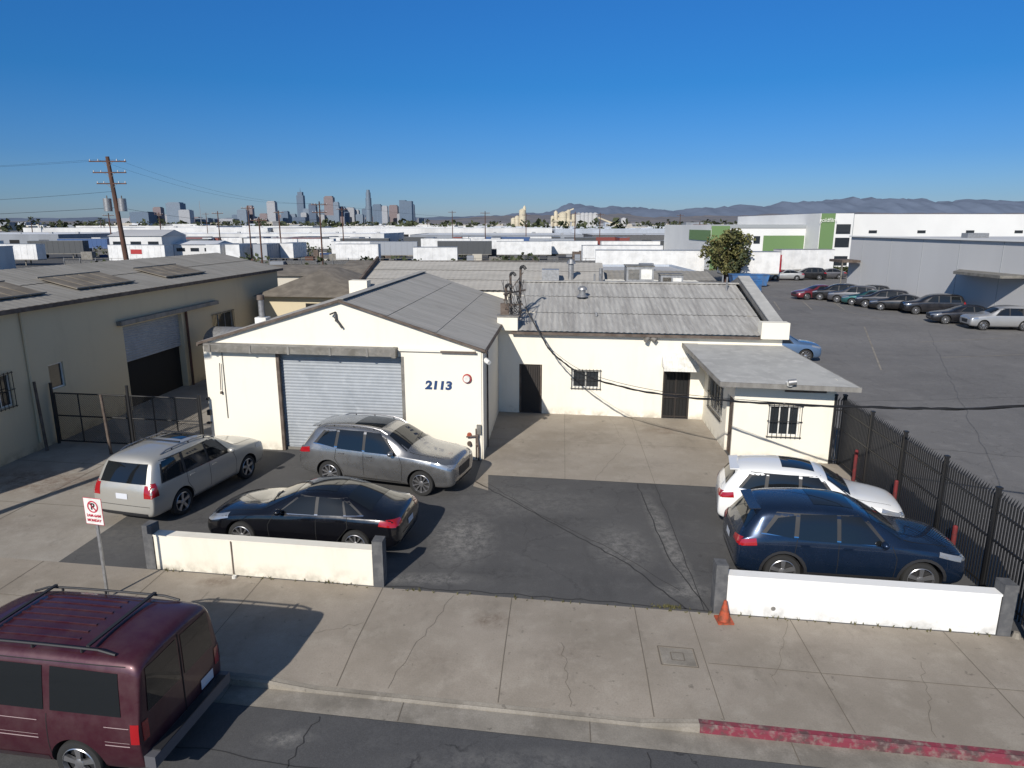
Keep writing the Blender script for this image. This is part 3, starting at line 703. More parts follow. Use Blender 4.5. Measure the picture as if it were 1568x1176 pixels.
def simple_building(name,x0,x1,y0,y1,h,wm,rm,gable=0,doors=0,win=0,par=.25):
    e=empty(name,G((x0+x1)/2,(y0+y1)/2,0)); mb=MB()
    P=lambda x,y,z:G(x,y,z)
    mb.hexa([P(x0,y0,0),P(x1,y0,0),P(x1,y1,0),P(x0,y1,0),P(x0,y0,h),P(x1,y0,h),P(x1,y1,h),P(x0,y1,h)],wm); mb.build('walls',e)
    mb=MB()
    if gable:
        ym=(y0+y1)/2
        mb.add([P(x0-.3,y0-.3,h),P(x1+.3,y0-.3,h),P(x1+.3,ym,h+gable),P(x0-.3,ym,h+gable),P(x1+.3,y1+.3,h),P(x0-.3,y1+.3,h)],[(0,1,2,3),(3,2,4,5),(0,3,5),(1,2,4)],rm)
    else:
        t=.25
        mb.hexa([P(x0+t,y0+t,h+.01),P(x1-t,y0+t,h+.01),P(x1-t,y1-t,h+.01),P(x0+t,y1-t,h+.01),P(x0+t,y0+t,h+.06),P(x1-t,y0+t,h+.06),P(x1-t,y1-t,h+.06),P(x0+t,y1-t,h+.06)],rm)
        for (a,b,c,d) in ((x0-.03,x1+.03,y0-.03,y0+t),(x0-.03,x1+.03,y1-t,y1+.03),(x0-.03,x0+t,y0+t,y1-t),(x1-t,x1+.03,y0+t,y1-t)):
            mb.hexa([P(a,c,h+.005),P(b,c,h+.005),P(b,d,h+.005),P(a,d,h+.005),P(a,c,h+par),P(b,c,h+par),P(b,d,h+par),P(a,d,h+par)],wm)
        rr=random.Random(int(x0*7+y0))
        for k in range(rr.randint(1,4)+int((x1-x0)/25)):
            x=rr.uniform(x0+1,x1-2); y=rr.uniform(y0+1,y1-2); s=rr.uniform(.5,1.0)
            mb.hexa([P(x,y,h+.065),P(x+1.6*s,y,h+.065),P(x+1.6*s,y+1.2*s,h+.065),P(x,y+1.2*s,h+.065),P(x,y,h+.9*s),P(x+1.6*s,y,h+.9*s),P(x+1.6*s,y+1.2*s,h+.9*s),P(x,y+1.2*s,h+.9*s)],'galv')
    mb.build('roof',e)
    if doors or win:
        mb=MB(); 
        for k in range(doors):
            c=x0+(x1-x0)*(k+.5)/doors; w=min(1.8,(x1-x0)/doors*.35)
            mb.hexa([P(c-w,y0-.06,.9),P(c+w,y0-.06,.9),P(c+w,y0-.02,.9),P(c-w,y0-.02,.9),P(c-w,y0-.06,min(4,h*.65)),P(c+w,y0-.06,min(4,h*.65)),P(c+w,y0-.02,min(4,h*.65)),P(c-w,y0-.02,min(4,h*.65))],'dark' if k%3 else 'shutter')
        for k in range(win):
            c=x0+(x1-x0)*(k+.5)/win; w=min(1.2,(x1-x0)/win*.3)
            mb.hexa([P(c-w,y0-.06,h*.6),P(c+w,y0-.06,h*.6),P(c+w,y0-.02,h*.6),P(c-w,y0-.02,h*.6),P(c-w,y0-.06,h*.8),P(c+w,y0-.06,h*.8),P(c+w,y0-.02,h*.8),P(c-w,y0-.02,h*.8)],'glass')
        mb.build('doors_and_windows',e)
    return e
FW=[mat('far_white%d'%i,c,.8,c2=tuple(x*.8 for x in c),scale=.15,stretch=(1,1,.3)) for i,c in enumerate([(.66,.66,.65),(.44,.48,.54),(.54,.50,.42),(.26,.28,.31)])]
FRM=[mat('far_roof%d'%i,c,.8,c2=tuple(x*.78 for x in c),scale=.08) for i,c in enumerate([(.66,.68,.71),(.46,.46,.46),(.20,.205,.215),(.46,.42,.36)])]
simple_building('metal_shed',-14,2,56,66,4.6,'postgrey','roof_b',.8)
simple_building('metal_shed',-26,-15,62,72,4.0,FW[2],'roof_b',.7)
simple_building('metal_shed',6,16,60,70,4.3,FW[1],FRM[1])
simple_building('white_house',-92,-80,160,172,6.0,FW[0],FRM[1],1.4,0,3)
simple_building('white_house',-79.9,-70,165,175,4.0,FW[0],FRM[0],.8,0,3)
simple_building('storage_building',-125,-90,118,126,4.6,FW[0],FRM[0],0,4)
simple_building('long_warehouse',-240,-120,345,460,7.0,FW[0],FRM[0],0,16)
simple_building('long_warehouse',-119,20,350,470,6.8,FW[0],FRM[0],0,18)
simple_building('long_warehouse',21,112,340,420,6.2,FW[1],FRM[0],0,10)
simple_building('long_warehouse',30,95,262,300,4.7,M['postgrey'],FRM[0],0,8)
simple_building('long_warehouse',-40,28,275,335,4.6,FW[3],FRM[0],0,12)
simple_building('long_warehouse',-160,-52,285,338,4.9,FW[0],FRM[0],0,12)
simple_building('long_warehouse',-262,-165,255,330,5.0,FW[3],FRM[0],0,9)
rw=random.Random(11)
for row in range(7):
    y=490+row*75; x=-.62*y
    while x<.62*y:
        w=rw.uniform(55,150)
        simple_building('distant_warehouse',x,x+w,y,y+rw.uniform(30,60),rw.uniform(5,8.0),rw.choice(FW[:3]+FW[:1] if row<5 else FW),rw.choice(FRM[:1]*2+FRM),0,rw.choice([0,5,9]))
        x+=w+rw.uniform(3,25)
mb=MB()
for i in range(1500):
    y=rw.uniform(1000,4200); x=rw.uniform(-.75,.75)*y; w=rw.uniform(10,45);d=rw.uniform(10,40);h=rw.choice([4,5,6,8,10,12 if rw.random()<.5 else 7])*rw.uniform(.8,1.2)
    mb.box(x,x+w,y,y+d,-.1,h,rw.choice(FW+FRM+FW[3:]+FRM[2:]))
mb.build('distant_city_blocks')
def blobtree(mb,c,r,h,rng,m,n=60,sz=.35):
    for i in range(n):
        t=rng.uniform(0,6.28);ph=rng.uniform(-1,1);rr=r*rng.uniform(.45,1.05)*math.sqrt(1-ph*ph*.8)
        p=Vector((c[0]+rr*math.cos(t),c[1]+rr*math.sin(t),c[2]+h*ph))
        a=Vector((rng.uniform(-1,1),rng.uniform(-1,1),rng.uniform(-1,1))).normalized(); b=a.cross(Vector((rng.uniform(-1,1),rng.uniform(-1,1),1))).normalized()
        s=sz*rng.uniform(.5,1.3); mb.add([p-a*s,p-b*s*.7,p+a*s,p+b*s*.7],[(0,1,2,3)],m)
mb=MB()
for i in range(700):
    y=rw.uniform(430,2800); x=rw.uniform(-.72,.72)*y; s=rw.uniform(2.2,5)*(1+y/3000)
    blobtree(mb,(x,y,s*1.3),s,s*.8,rw,'leafd',22,s*.45)
mb.build('distant_trees')
def palm(x,y,h):
    mb=MB(); mb.cyl((x,y,0),(x+.3,y,h),.22,.16,7,'wood')
    for i in range(26):
        t=rw.uniform(0,6.28); el=rw.uniform(-.6,1.1); L=rw.uniform(1.6,2.3)
        p=Vector((x+.3,y,h)); d=Vector((math.cos(t)*math.cos(el),math.sin(t)*math.cos(el),math.sin(el)))
        sd=d.cross(Vector((0,0,1))).normalized()*.28; m_=p+d*L*.55; e_=p+d*L-Vector((0,0,.6))
        mb.add([p,m_-sd,e_,m_+sd],[(0,1,2,3)],'leafd')
    mb.build('palm_tree')
for x,y,h in ((-205,300,10),(-222,330,9.5),(-180,310,9),(-193,330,10),(-150,420,10),(-60,500,11),(30,520,11),(95,430,10),(-165,330,9.5),(210,420,11)): palm(x,y,h)

# ---------------------------------------------------------------- trailers etc
TW=[mat('trailer_white',(.72,.72,.71),.45,c2=(.60,.60,.59),scale=.8),mat('trailer_blue',(.04,.09,.22),.5),mat('trailer_grey',(.30,.32,.35),.5),mat('container_red',(.20,.05,.04),.6),mat('dark_container',(.06,.065,.07),.6)]
def trailer(x,y,yaw,L=13.5,m=None,red=False):
    mb=MB(); m=m or TW[0]; w=1.28
    mb.box(-L/2,L/2,-w,w,1.15,3.95,m); mb.box(-L/2,L/2,-w-.02,w+.02,1.0,1.14,'rail'); mb.box(-L/2-.03,L/2+.03,-w-.03,w+.03,3.953,4.0,'galv')
    k=-L/2+.6
    while k<L/2: mb.box(k,k+.05,-w-.03,-w-.003,1.2,3.9,m); k+=1.2
    for xx in (-L/2+1.2,-L/2+2.4):
        for yy in (-w+.15,w-.15): mb.cyl((xx,yy-.14,.5),(xx,yy+.14,.5),.5,.5,14,'tyre')
    mb.box(L/2-2.8,L/2-2.6,-.8,-.6,-.1,1.0,'rail'); mb.box(L/2-2.8,L/2-2.6,.6,.8,-.1,1.0,'rail')
    if red: mb.box(-L*.1,L*.1,-w-.04,-w-.031,2.4,3.2,'red')
    mb.build('semi_trailer',None,Matrix.Translation((x*S,y*S,0))@Matrix.Rotation(rad(yaw),4,'Z'))
for t in ((-76,143,-8,11,0,1),(-62,150,90,9,0,0),(-58,150,90,9,0,0),(-53,152,90,9,2,0),(-50,160,90,9,0,0),(-33,150,0,8,0,0),(-29,172,5,10,2,0),(-38,175,0,12,0,0),
          (22,112,-6,15,0,0),(36,106,-6,7.5,0,0),(22,140,0,14,0,0),(3,175,0,12,0,0),(-12,178,0,12,4,0),(15,180,0,12,0,0),(30,178,0,13,0,0),(44,182,0,13,4,0),(44,168,0,9,0,0),
          (-108,150,0,12,0,0),(-95,205,0,12,4,0),(-112,215,0,13,0,0),(-128,210,0,13,1,0),(-75,215,0,12,0,0),(-60,208,0,13,0,0),(-45,215,0,13,4,0),(-20,212,0,13,0,0),(-4,205,0,13,0,0),(12,210,0,12,2,0),
          (-140,180,4,14,0,0),(-118,182,4,12,4,0),(-14,128,3,7,0,0),(56,205,0,13,0,0),(50,150,0,7,0,0)):
    trailer(t[0],t[1],t[2],t[3],TW[t[4]],t[5])
for i in range(40):
    y=rw.uniform(225,252); x=rw.uniform(-.60,.25)*y
    trailer(x,y,rw.choice([0,90,90,4]),rw.choice([9,12,13.5]),rw.choice(TW[:1]*6+TW+TW[4:]))
mb=MB()
for i in range(90):
    y=rw.choice([rw.uniform(95,130),rw.uniform(185,200),rw.uniform(250,262)]); x=rw.uniform(-.6,.1)*y; s=rw.uniform(.9,2.2)
    blobtree(mb,G(x,y,s*.8),s,s*.8,rw,'leafd',40,.4)
mb.build('scrub')
mb=MB()
for i in range(160):
    y=rw.uniform(75,215); x=rw.uniform(-.62,.1)*y; s=rw.uniform(.5,1.6); p=G(x,y,0); h=rw.uniform(.4,2.2); 
    mb.box(p.x,p.x+s*1.6,p.y,p.y+s,-.02,h,rw.choice(['wood','postgrey','rail','navy','brown',FW[3],FW[2]]))
mb.build('stacked_crates')
mb=MB()
for y,x0,x1 in ((100,-60,12),(132,-85,18),(200,-120,30)):
    x=x0
    while x<x1: mb.cyl(G(x,y,0),G(x,y,2.4),.05,.05,5,'galv'); x+=3
    for z in (.3,1.2,2.3): mb.beam(G(x0,y,z),G(x1,y,z),.04,.05,'rail')
    mb.quad(G(x0,y+.1,0),G(x1,y+.1,0),G(x1,y+.1,1.9),G(x0,y+.1,1.9),'postgrey')
mb.build('screened_yard_fence')

# ---------------------------------------------------------------- utility poles
def upole(x,y,h,arms=2,trans=0,lean=0,r=.17):
    mb=MB(); p0=G(x,y,0); top=p0+Vector((lean,0,h)); mb.cyl(p0,top,r,r*.65,10,'wood')
    for k in range(arms):
        z=h-.5-k*1.15; c=p0.lerp(top,z/h); hw=1.25-.1*k if r<.25 else 2.0-.2*k
        mb.beam(c+Vector((-hw,-.12,0)),c+Vector((hw,-.12,0)),.1,.12,'wood')
        for t in (-hw+.1,-hw*.5,hw*.5,hw-.1): mb.cyl(c+Vector((t,-.12,.06)),c+Vector((t,-.12,.24)),.06,.04,6,'galv')
        mb.beam(c+Vector((-.6,-.12,0)),c+Vector((0,-.12,-.6)),.03,.03,'rail'); mb.beam(c+Vector((.6,-.12,0)),c+Vector((0,-.12,-.6)),.03,.03,'rail')
    for k in range(trans):
        c=p0.lerp(top,.66)+Vector((-.8+1.6*k,-.2,0)); mb.cyl(c-Vector((0,0,.75)),c+Vector((0,0,.6)),.42,.42,12,'galv'); mb.cyl(c+Vector((0,0,.6)),c+Vector((0,0,.9)),.06,.06,6,'brown')
    mb.build('utility_pole')
    return p0,top
upole(-48.5,88,14.6,3,2,-.9,.30)
upole(-17.5,14.2,11.5,2,1,0,.16)
for t in ((-44.5,185,11.5,1),(-34,125,11.0,2),(-56,150,11,1),(-75,180,10.5,1),(-42,117,8.6,1),(-8,210,11,1),(17,190,10.5,1),(30,240,11,1),(-115,230,11,1),(-86,260,12,1),(40,150,8,1),(-22,260,12,1),(-130,300,12,1),(62,260,11,1),(-66,200,11,1),(-100,175,10,1),(5,250,11,1)):
    upole(*t,0,0,.15)
mb=MB()
def wire(p,q,sag,r=.02,n=16):
    pts=[]
    for i in range(n+1):
        t=i/n; v=Vector(p).lerp(Vector(q),t); v.z-=sag*4*t*(1-t); pts.append(v)
    mb.tube(pts,r,4,'black')
pz=G(-48.5,88,0)
for dx in (-1.0,1.05):
    wire(pz+Vector((dx-.9,-.1,14.3)),G(-34,125,0)+Vector((dx,0,10.7)),1.4,.008)
    wire(pz+Vector((dx-.9,-.1,14.3)),G(-120,70,15.5)+Vector((dx,0,0)),1.5,.008)
wire(pz+Vector((-.5,-.1,11)),G(-120,75,12),1.5,.014); wire(pz+Vector((-.3,-.1,9.3)),G(-120,78,10),1.0,.018)
wire(G(-34,125,0)+Vector((0,0,10.7)),G(30,240,0)+Vector((0,0,10.8)),2.0,.012)
wire(pz+Vector((-.3,-.1,9.3)),G(-34,125,9.5),1.0,.014)
mb.build('power_lines')

# ---------------------------------------------------------------- skyline
def skymat(i,c):
    n=NT('hazy_tower_cladding%d'%i); n.b.inputs['Roughness'].default_value=.5
    b=n.new('ShaderNodeTexBrick'); mp=n.new('ShaderNodeMapping'); mp.inputs['Rotation'].default_value=(rad(90),0,0); n.link(n.tc.outputs['Object'],mp.inputs[0]); n.link(mp.outputs[0],b.inputs[0])
    b.offset=0; b.inputs['Scale'].default_value=.1; b.inputs['Color1'].default_value=(*[x*.85 for x in c],1); b.inputs['Color2'].default_value=(*c,1)
    b.inputs['Mortar'].default_value=(*[min(1,x*1.35+.03) for x in c],1); b.inputs['Mortar Size'].default_value=.05; b.inputs['Brick Width'].default_value=.6; b.inputs['Row Height'].default_value=.6
    n.col(b.outputs[0]); return n.m
TC=[skymat(i,c) for i,c in enumerate([(.08,.12,.175),(.13,.17,.22),(.27,.28,.30),(.16,.125,.13),(.055,.085,.135)])]  # bluish tower colours have the aerial haze mixed in
D=4200
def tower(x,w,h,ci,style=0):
    mb=MB(); m=TC[ci]; y=D+rw.uniform(-300,300); k=y/D; x*=k;w*=k*1.12;h*=k*1.16; d=w*.9
    if style==1:
        for f,z0,z1 in ((1,0,.55),(.85,.55,.78),(.7,.78,.93),(.5,.93,1.)):
            mb.lathe((x,y,0),(0,0,1),[(w/2*f,h*z0),(w/2*f,h*z1),(0,h*z1)],20,m,False)
    elif style==2:
        mb.box(x-w/2,x+w/2,y,y+d,0,h*.9,m); mb.box(x-w*.35,x+w*.35,y+d*.1,y+d*.9,h*.9,h,m); mb.cyl((x,y+d/2,h),(x,y+d/2,h*1.12),2,.6,6,m)
    elif style==3:
        mb.box(x-w/2,x+w/2,y,y+d,0,h*.97,m); mb.box(x-w/2,x,y,y+d,h*.97,h,m)
    else:
        mb.box(x-w/2,x+w/2,y,y+d,0,h*.96,m); mb.box(x-w*.4,x+w*.4,y+d*.1,y+d*.9,h*.96,h,m)
    mb.build('skyscraper')
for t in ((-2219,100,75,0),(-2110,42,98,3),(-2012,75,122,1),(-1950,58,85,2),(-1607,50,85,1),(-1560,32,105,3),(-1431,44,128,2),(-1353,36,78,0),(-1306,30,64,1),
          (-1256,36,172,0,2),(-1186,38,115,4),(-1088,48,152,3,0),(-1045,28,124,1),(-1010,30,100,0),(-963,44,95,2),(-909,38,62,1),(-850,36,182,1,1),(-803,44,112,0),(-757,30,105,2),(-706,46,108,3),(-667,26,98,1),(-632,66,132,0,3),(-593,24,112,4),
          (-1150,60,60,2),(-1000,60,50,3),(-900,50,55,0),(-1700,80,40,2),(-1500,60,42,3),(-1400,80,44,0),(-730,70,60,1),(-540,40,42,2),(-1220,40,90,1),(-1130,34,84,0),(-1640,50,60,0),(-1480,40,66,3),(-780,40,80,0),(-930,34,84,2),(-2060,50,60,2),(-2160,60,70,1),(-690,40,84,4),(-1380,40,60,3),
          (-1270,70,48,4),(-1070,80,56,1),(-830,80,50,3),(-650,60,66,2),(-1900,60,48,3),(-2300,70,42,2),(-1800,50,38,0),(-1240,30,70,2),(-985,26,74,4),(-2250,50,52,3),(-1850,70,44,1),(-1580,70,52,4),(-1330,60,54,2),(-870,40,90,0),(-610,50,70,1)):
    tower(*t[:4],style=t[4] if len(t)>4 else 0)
cm=mat('cement_silo',(.55,.49,.36),.8,c2=(.42,.37,.28),scale=.1); cg=mat('silo_grey',(.42,.42,.42),.8)
mb=MB(); Y=820*S
def sx(u): return (u-784)/1078*Y
def silo(u,w,h,m=cm): mb.lathe((sx(u),Y,0),(0,0,1),[(w/2,0),(w/2,h*.93),(w*.15,h)],14,m)
for u,w,h in ((786,5,15),(792,5,17),(800,7,24),(803,3,27),(846,4,17),(851,4,22),(857,4,16),(862,9,21),(870,5,23),(878,4,19)): silo(u,w,h)
for u in (886,892,898,904,911): silo(u,6.5,20,cg)
mb.box(sx(846),sx(880),Y-3,Y-1,11,13,cm)
mb.beam((sx(878),Y,24),(sx(848),Y,16),1,1.2,cm); mb.beam((sx(912),Y,16),(sx(952),Y,6),1.2,1.5,cm); silo(955,6,15,cg)
mb.build('cement_plant')
mb=MB(); mb.cyl((-300,680,0),(-300,680,30),.4,.2,5,'galv'); mb.build('radio_mast')

# ---------------------------------------------------------------- mountains
mm1=mat('mountain_haze_far',(.145,.18,.245),1,c2=(.12,.15,.205),scale=.0012,spec=0)  # aerial haze of both ridges is painted into their base colours
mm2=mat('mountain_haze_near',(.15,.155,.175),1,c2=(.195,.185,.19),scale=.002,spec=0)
from mathutils import noise as mn
def mount(D,prof,m,name,seed,rows=10,depth=3500):
    N=420; vs=[];fs=[]
    for j in range(rows+1):
        t=j/rows
        for i in range(N+1):
            u=-300+i/N*2300; az=(u-784)/1078.
            h=0
            for (a,ha),(b,hb) in zip(prof,prof[1:]):
                if a<=u<=b: h=ha+(hb-ha)*(u-a)/(b-a)
            h*=D/1050*1.12
            y=D+depth*t
            x=az*D
            n1=mn.fractal(Vector((u*.014+seed,t*2.0,seed)),1,2,6)
            n2=mn.fractal(Vector((u*.05+seed,t*3.5,seed+3)),1,2,6)
            z=h*math.sin(t*math.pi/2)**.8*(1+.16*n1)+h*.14*n2*math.sin(min(1,t*1.2)*math.pi/2)
            vs.append((x,y,max(-1,z if t>0 else -1)))
    for j in range(rows):
        for i in range(N): fs.append((j*(N+1)+i,j*(N+1)+i+1,(j+1)*(N+1)+i+1,(j+1)*(N+1)+i))
    mb=MB(); mb.add(vs,fs,m,True); mb.build(name)
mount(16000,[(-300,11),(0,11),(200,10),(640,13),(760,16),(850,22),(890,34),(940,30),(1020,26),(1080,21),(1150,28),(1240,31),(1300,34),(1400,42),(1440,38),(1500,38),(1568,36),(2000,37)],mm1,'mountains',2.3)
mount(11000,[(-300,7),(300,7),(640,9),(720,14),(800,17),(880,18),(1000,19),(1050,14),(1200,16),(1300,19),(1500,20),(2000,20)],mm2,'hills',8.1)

# ---------------------------------------------------------------- right side: grey warehouse, white/green office building
gw=mat('tiltup_grey',(.53,.53,.53),.8,c2=(.49,.49,.49),scale=.1,stretch=(1,1,.2)); ww=mat('tiltup_white',(.72,.72,.70),.8,c2=(.66,.66,.645),scale=.1)
gr=mat('green_panel',(.13,.22,.085),.7); gg=mat('grey_panel',(.30,.32,.33),.7)
e=empty('grey_warehouse',G(60,68,0)); mb=MB()
P=[(43.2,89.2),(46.2,44),(95,47),(92,92)]
mb.hexa([G(x,y,0) for x,y in P]+[G(x,y,7.0) for x,y in P],gw); mb.build('walls',e)
mb=MB()
for i in range(8):
    t=(i+.5)/8; x=43.2+3*t;y=89.2-45.2*t
    mb.beam(G(x-.01,y,0),G(x-.01,y,6.95),.03,.03,gg)
mb.beam(G(43.15,89.3,7.05),G(46.15,44,7.05),.4,.12,ww)
mb.build('panel_joints_and_coping',e)
mb=MB()
mb.hexa([G(42.3,60,3.9),G(45.3,60,3.9),G(45.3,70,3.9),G(42.0,66,3.9),G(42.3,60,4.15),G(45.3,60,4.15),G(45.3,70,4.15),G(42.0,66,4.15)],'rail')
mb.hexa([G(40.8,86,3.9),G(43.1,86,3.9),G(43,89.5,3.9),G(40.8,89.5,3.9),G(40.8,86,4.2),G(43.1,86,4.2),G(43,89.5,4.2),G(40.8,89.5,4.2)],'brown')
mb.beam(G(40.9,86.1,0),G(40.9,86.1,3.9),.12,.12,'rail')
mb.build('canopies',e)
mb=MB()
for (x,y,s) in ((57,72,2),(66,66,2.5),(52,80,1.2),(70,80,2)):
    mb.hexa([G(x,y,7.01),G(x+2*s,y,7.01),G(x+2*s,y+s,7.01),G(x,y+s,7.01),G(x,y,7.3+.2*s),G(x+2*s,y,7.3+.2*s),G(x+2*s,y+s,7.3+.2*s),G(x,y+s,7.3+.2*s)],'galv')
mb.ellip(G(62,76,7.2),.8,.8,.6,'galv'); mb.build('roof_units',e)

e=empty('white_green_office_building',G(75,140,0)); mb=MB()
def gb(x0,x1,y0,y1,z0,z1,m): mb.hexa([G(x0,y0,z0),G(x1,y0,z0),G(x1,y1,z0),G(x0,y1,z0),G(x0,y0,z1),G(x1,y0,z1),G(x1,y1,z1),G(x0,y1,z1)],m)
gb(38,56,134,175,0,8.5,ww); gb(56.003,62,128,175,0,10.5,ww); gb(62.003,140,130,180,0,10.4,ww); mb.build('walls',e)
mb=MB()
gb(37.9,56,133.85,133.97,7.9,8.55,gg); gb(38,41.5,133.8,133.83,0,8.3,gr); gb(48,55.8,133.8,133.83,3.5,6.5,gr); gb(56.1,58.6,127.8,127.97,0,10.5,gr); gb(62.1,63,129.8,129.97,0,10.4,gg)
gb(37.85,37.97,134,150,5.5,7.5,gr)
mb.build('colour_panels',e)
mb=MB()
for z in (1.2,4.5,6.9): gb(59,61.6,127.9,127.97,z,z+1.7,'glass')
for x in (42.3,44.5,46.2): 
    for z in (1.5,5): gb(x,x+1.2,133.9,133.97,z,z+1.4,'glass')
for k in range(6): gb(66+k*9,67.5+k*9,129.9,129.97,7.0,7.5,'glass')
gb(49,55,133.86,133.93,.5,2.6,'glass')
mb.build('windows',e)
text('goldfilm',.9,G(57.3,127.6,9.3),0,'white','sign_lettering',e)
def tree(x,y,h,r,name='street_tree',n=75,leaf=.22,m='leaf',m2='leafd'):
    rg=random.Random(int(x*13+y)); mb=MB(); b=G(x,y,0)
    tp=b+Vector((.1,0,h*.30)); mb.cyl(b,tp,.2,.13,9,'wood')
    for i in range(7):
        t=i*.9+rg.uniform(-.2,.2); q_=tp+Vector((math.cos(t)*r*.55,math.sin(t)*r*.55,h*rg.uniform(.15,.36))); mb.cyl(tp,q_,.08,.03,6,'wood')
    for i in range(n):
        t=rg.uniform(0,6.28);ph=rg.uniform(-.95,1); rr=r*rg.uniform(.2,.98)*math.sqrt(max(.05,1-ph*ph*.85)); c=tp+Vector((math.cos(t)*rr,math.sin(t)*rr,h*.28+ph*h*.35))
        blobtree(mb,c,r*.26,r*.2,rg,m if rg.random()<.8 else m2,70,leaf)
    mb.build(name)
tree(32.2,104,6.9,3.2)
mb=MB()
for i in range(26): blobtree(mb,G(56+i*.35+rw.uniform(-.4,.4),120+rw.uniform(-1,1),.7),.8,.6,rw,'leafd',60,.25)
for i in range(16): blobtree(mb,G(41+i*.6,118,.4),.7,.4,rw,'leaf',40,.22)
mb.build('shrubs')
def dumpster(x,y,m,yaw=0,L=5):
    mb=MB(); w=1.1;h=1.4
    mb.hexa([(-L/2+.3,-w,.15),(L/2-.3,-w,.15),(L/2-.3,w,.15),(-L/2+.3,w,.15),(-L/2,-w,h),(L/2,-w,h),(L/2,w,h),(-L/2,w,h)],m)
    for k in range(8): mb.box(-L/2+.4+k*L*.11,-L/2+.48+k*L*.11,-w-.05,-w-.004,.2,h-.05,m)
    mb.box(-L/2-.04,L/2+.04,-w-.06,w+.06,h+.002,h+.08,m)
    mb.build('dumpster',None,Matrix.Translation(G(x,y,0))@Matrix.Rotation(rad(yaw),4,'Z'))
bl=mat('dumpster_blue',(.03,.14,.36),.6,c2=(.05,.1,.2),scale=1)
dumpster(33.5,98,bl,-5,4.5); dumpster(30.3,88,bl,80,2.4)
def truck(x,y,yaw):
    mb=MB(); rp=paint('truck_red',(.42,.02,.03),.2)
    mb.box(-1.3,1.3,-1.15,1.15,1.0,3.0,rp); mb.box(1.3,3.0,-.85,.85,.9,2.05,rp); mb.hexa([(.4,-1.1,3.003),(1.25,-1.1,3.003),(1.25,1.1,3.003),(-1.3,1.1,3.003),(-1.3,-1,3.7),(.2,-1,3.5),(.2,1,3.5),(-1.3,1,3.7)],rp)
    mb.box(1.303,1.33,-1,1,2.1,2.85,'carglass'); mb.box(.1,1.1,-1.18,-1.153,2.05,2.8,'carglass'); mb.box(-4.5,-1.31,-.5,.5,.7,.95,'rail'); mb.box(3.003,3.1,-.7,.7,.9,1.9,'chrome')
    mb.box(-1.9,-1.35,-1.1,1.1,1.0,3.3,rp)
    for xx in (2.2,-2.6,-3.8):
        for yy in (-1.0,1.0): mb.cyl((xx,yy-.15,.5),(xx,yy+.15,.5),.5,.5,16,'tyre')
    mb.build('semi_truck',None,Matrix.Translation(G(x,y,0))@Matrix.Rotation(rad(yaw),4,'Z'))
truck(41.5,114,185); trailer(48.5,116,5,8)

# ---------------------------------------------------------------- cars
XO=dict(L=4.6,W=1.86,H=1.66,ax=(.90,3.62),st=[
 (0,.45,.72,.78,.66,.62,.45),(.04,.26,.84,.92,.84,.78,.55),(.30,.22,.94,1.03,.92,.86,.64),(.95,.21,1.00,1.11,.935,.885,.70),(1.25,.21,1.02,1.17,.935,.895,.71),(1.92,.21,1.02,1.60,.935,.90,.67),
 (2.45,.21,1.03,1.70,.935,.90,.68),(3.35,.21,1.05,1.70,.935,.90,.67),(4.00,.22,1.07,1.64,.93,.885,.64),(4.14,.23,1.08,1.58,.93,.88,.63),(4.44,.27,1.06,1.17,.91,.85,.66),(4.55,.32,.96,1.04,.88,.82,.62),(4.60,.42,.82,.92,.80,.74,.52)],
 trim=[(1.58,1.04),(4.10,1.16),(3.78,1.57),(2.05,1.58)],
 win=[[(1.66,1.05),(2.52,1.06),(2.52,1.57),(2.12,1.55)],[(2.60,1.06),(3.36,1.08),(3.32,1.56),(2.60,1.58)],[(3.45,1.10),(4.00,1.17),(3.76,1.47),(3.41,1.53)]],
 ws=[(1.33,.76),(1.90,.62)],rg=[(4.17,.58),(4.40,.66)],rgb=None,
 seams=[[(1.45,.35),(1.42,.8),(1.52,1.04)],[(2.56,.32),(2.56,1.05)],[(3.38,1.08),(3.42,.8),(3.18,.45)],[(1.48,.33),(3.18,.33)]],
 hl=[(.18,.78),(.62,.88),(.60,.97),(.14,.88)],tl=[(4.18,.92),(4.54,.88),(4.48,1.01),(4.20,1.06)],tb=None,sun=(2.2,3.0,.45),wr=.365,hand=[(2.38,.95),(3.22,.97)])
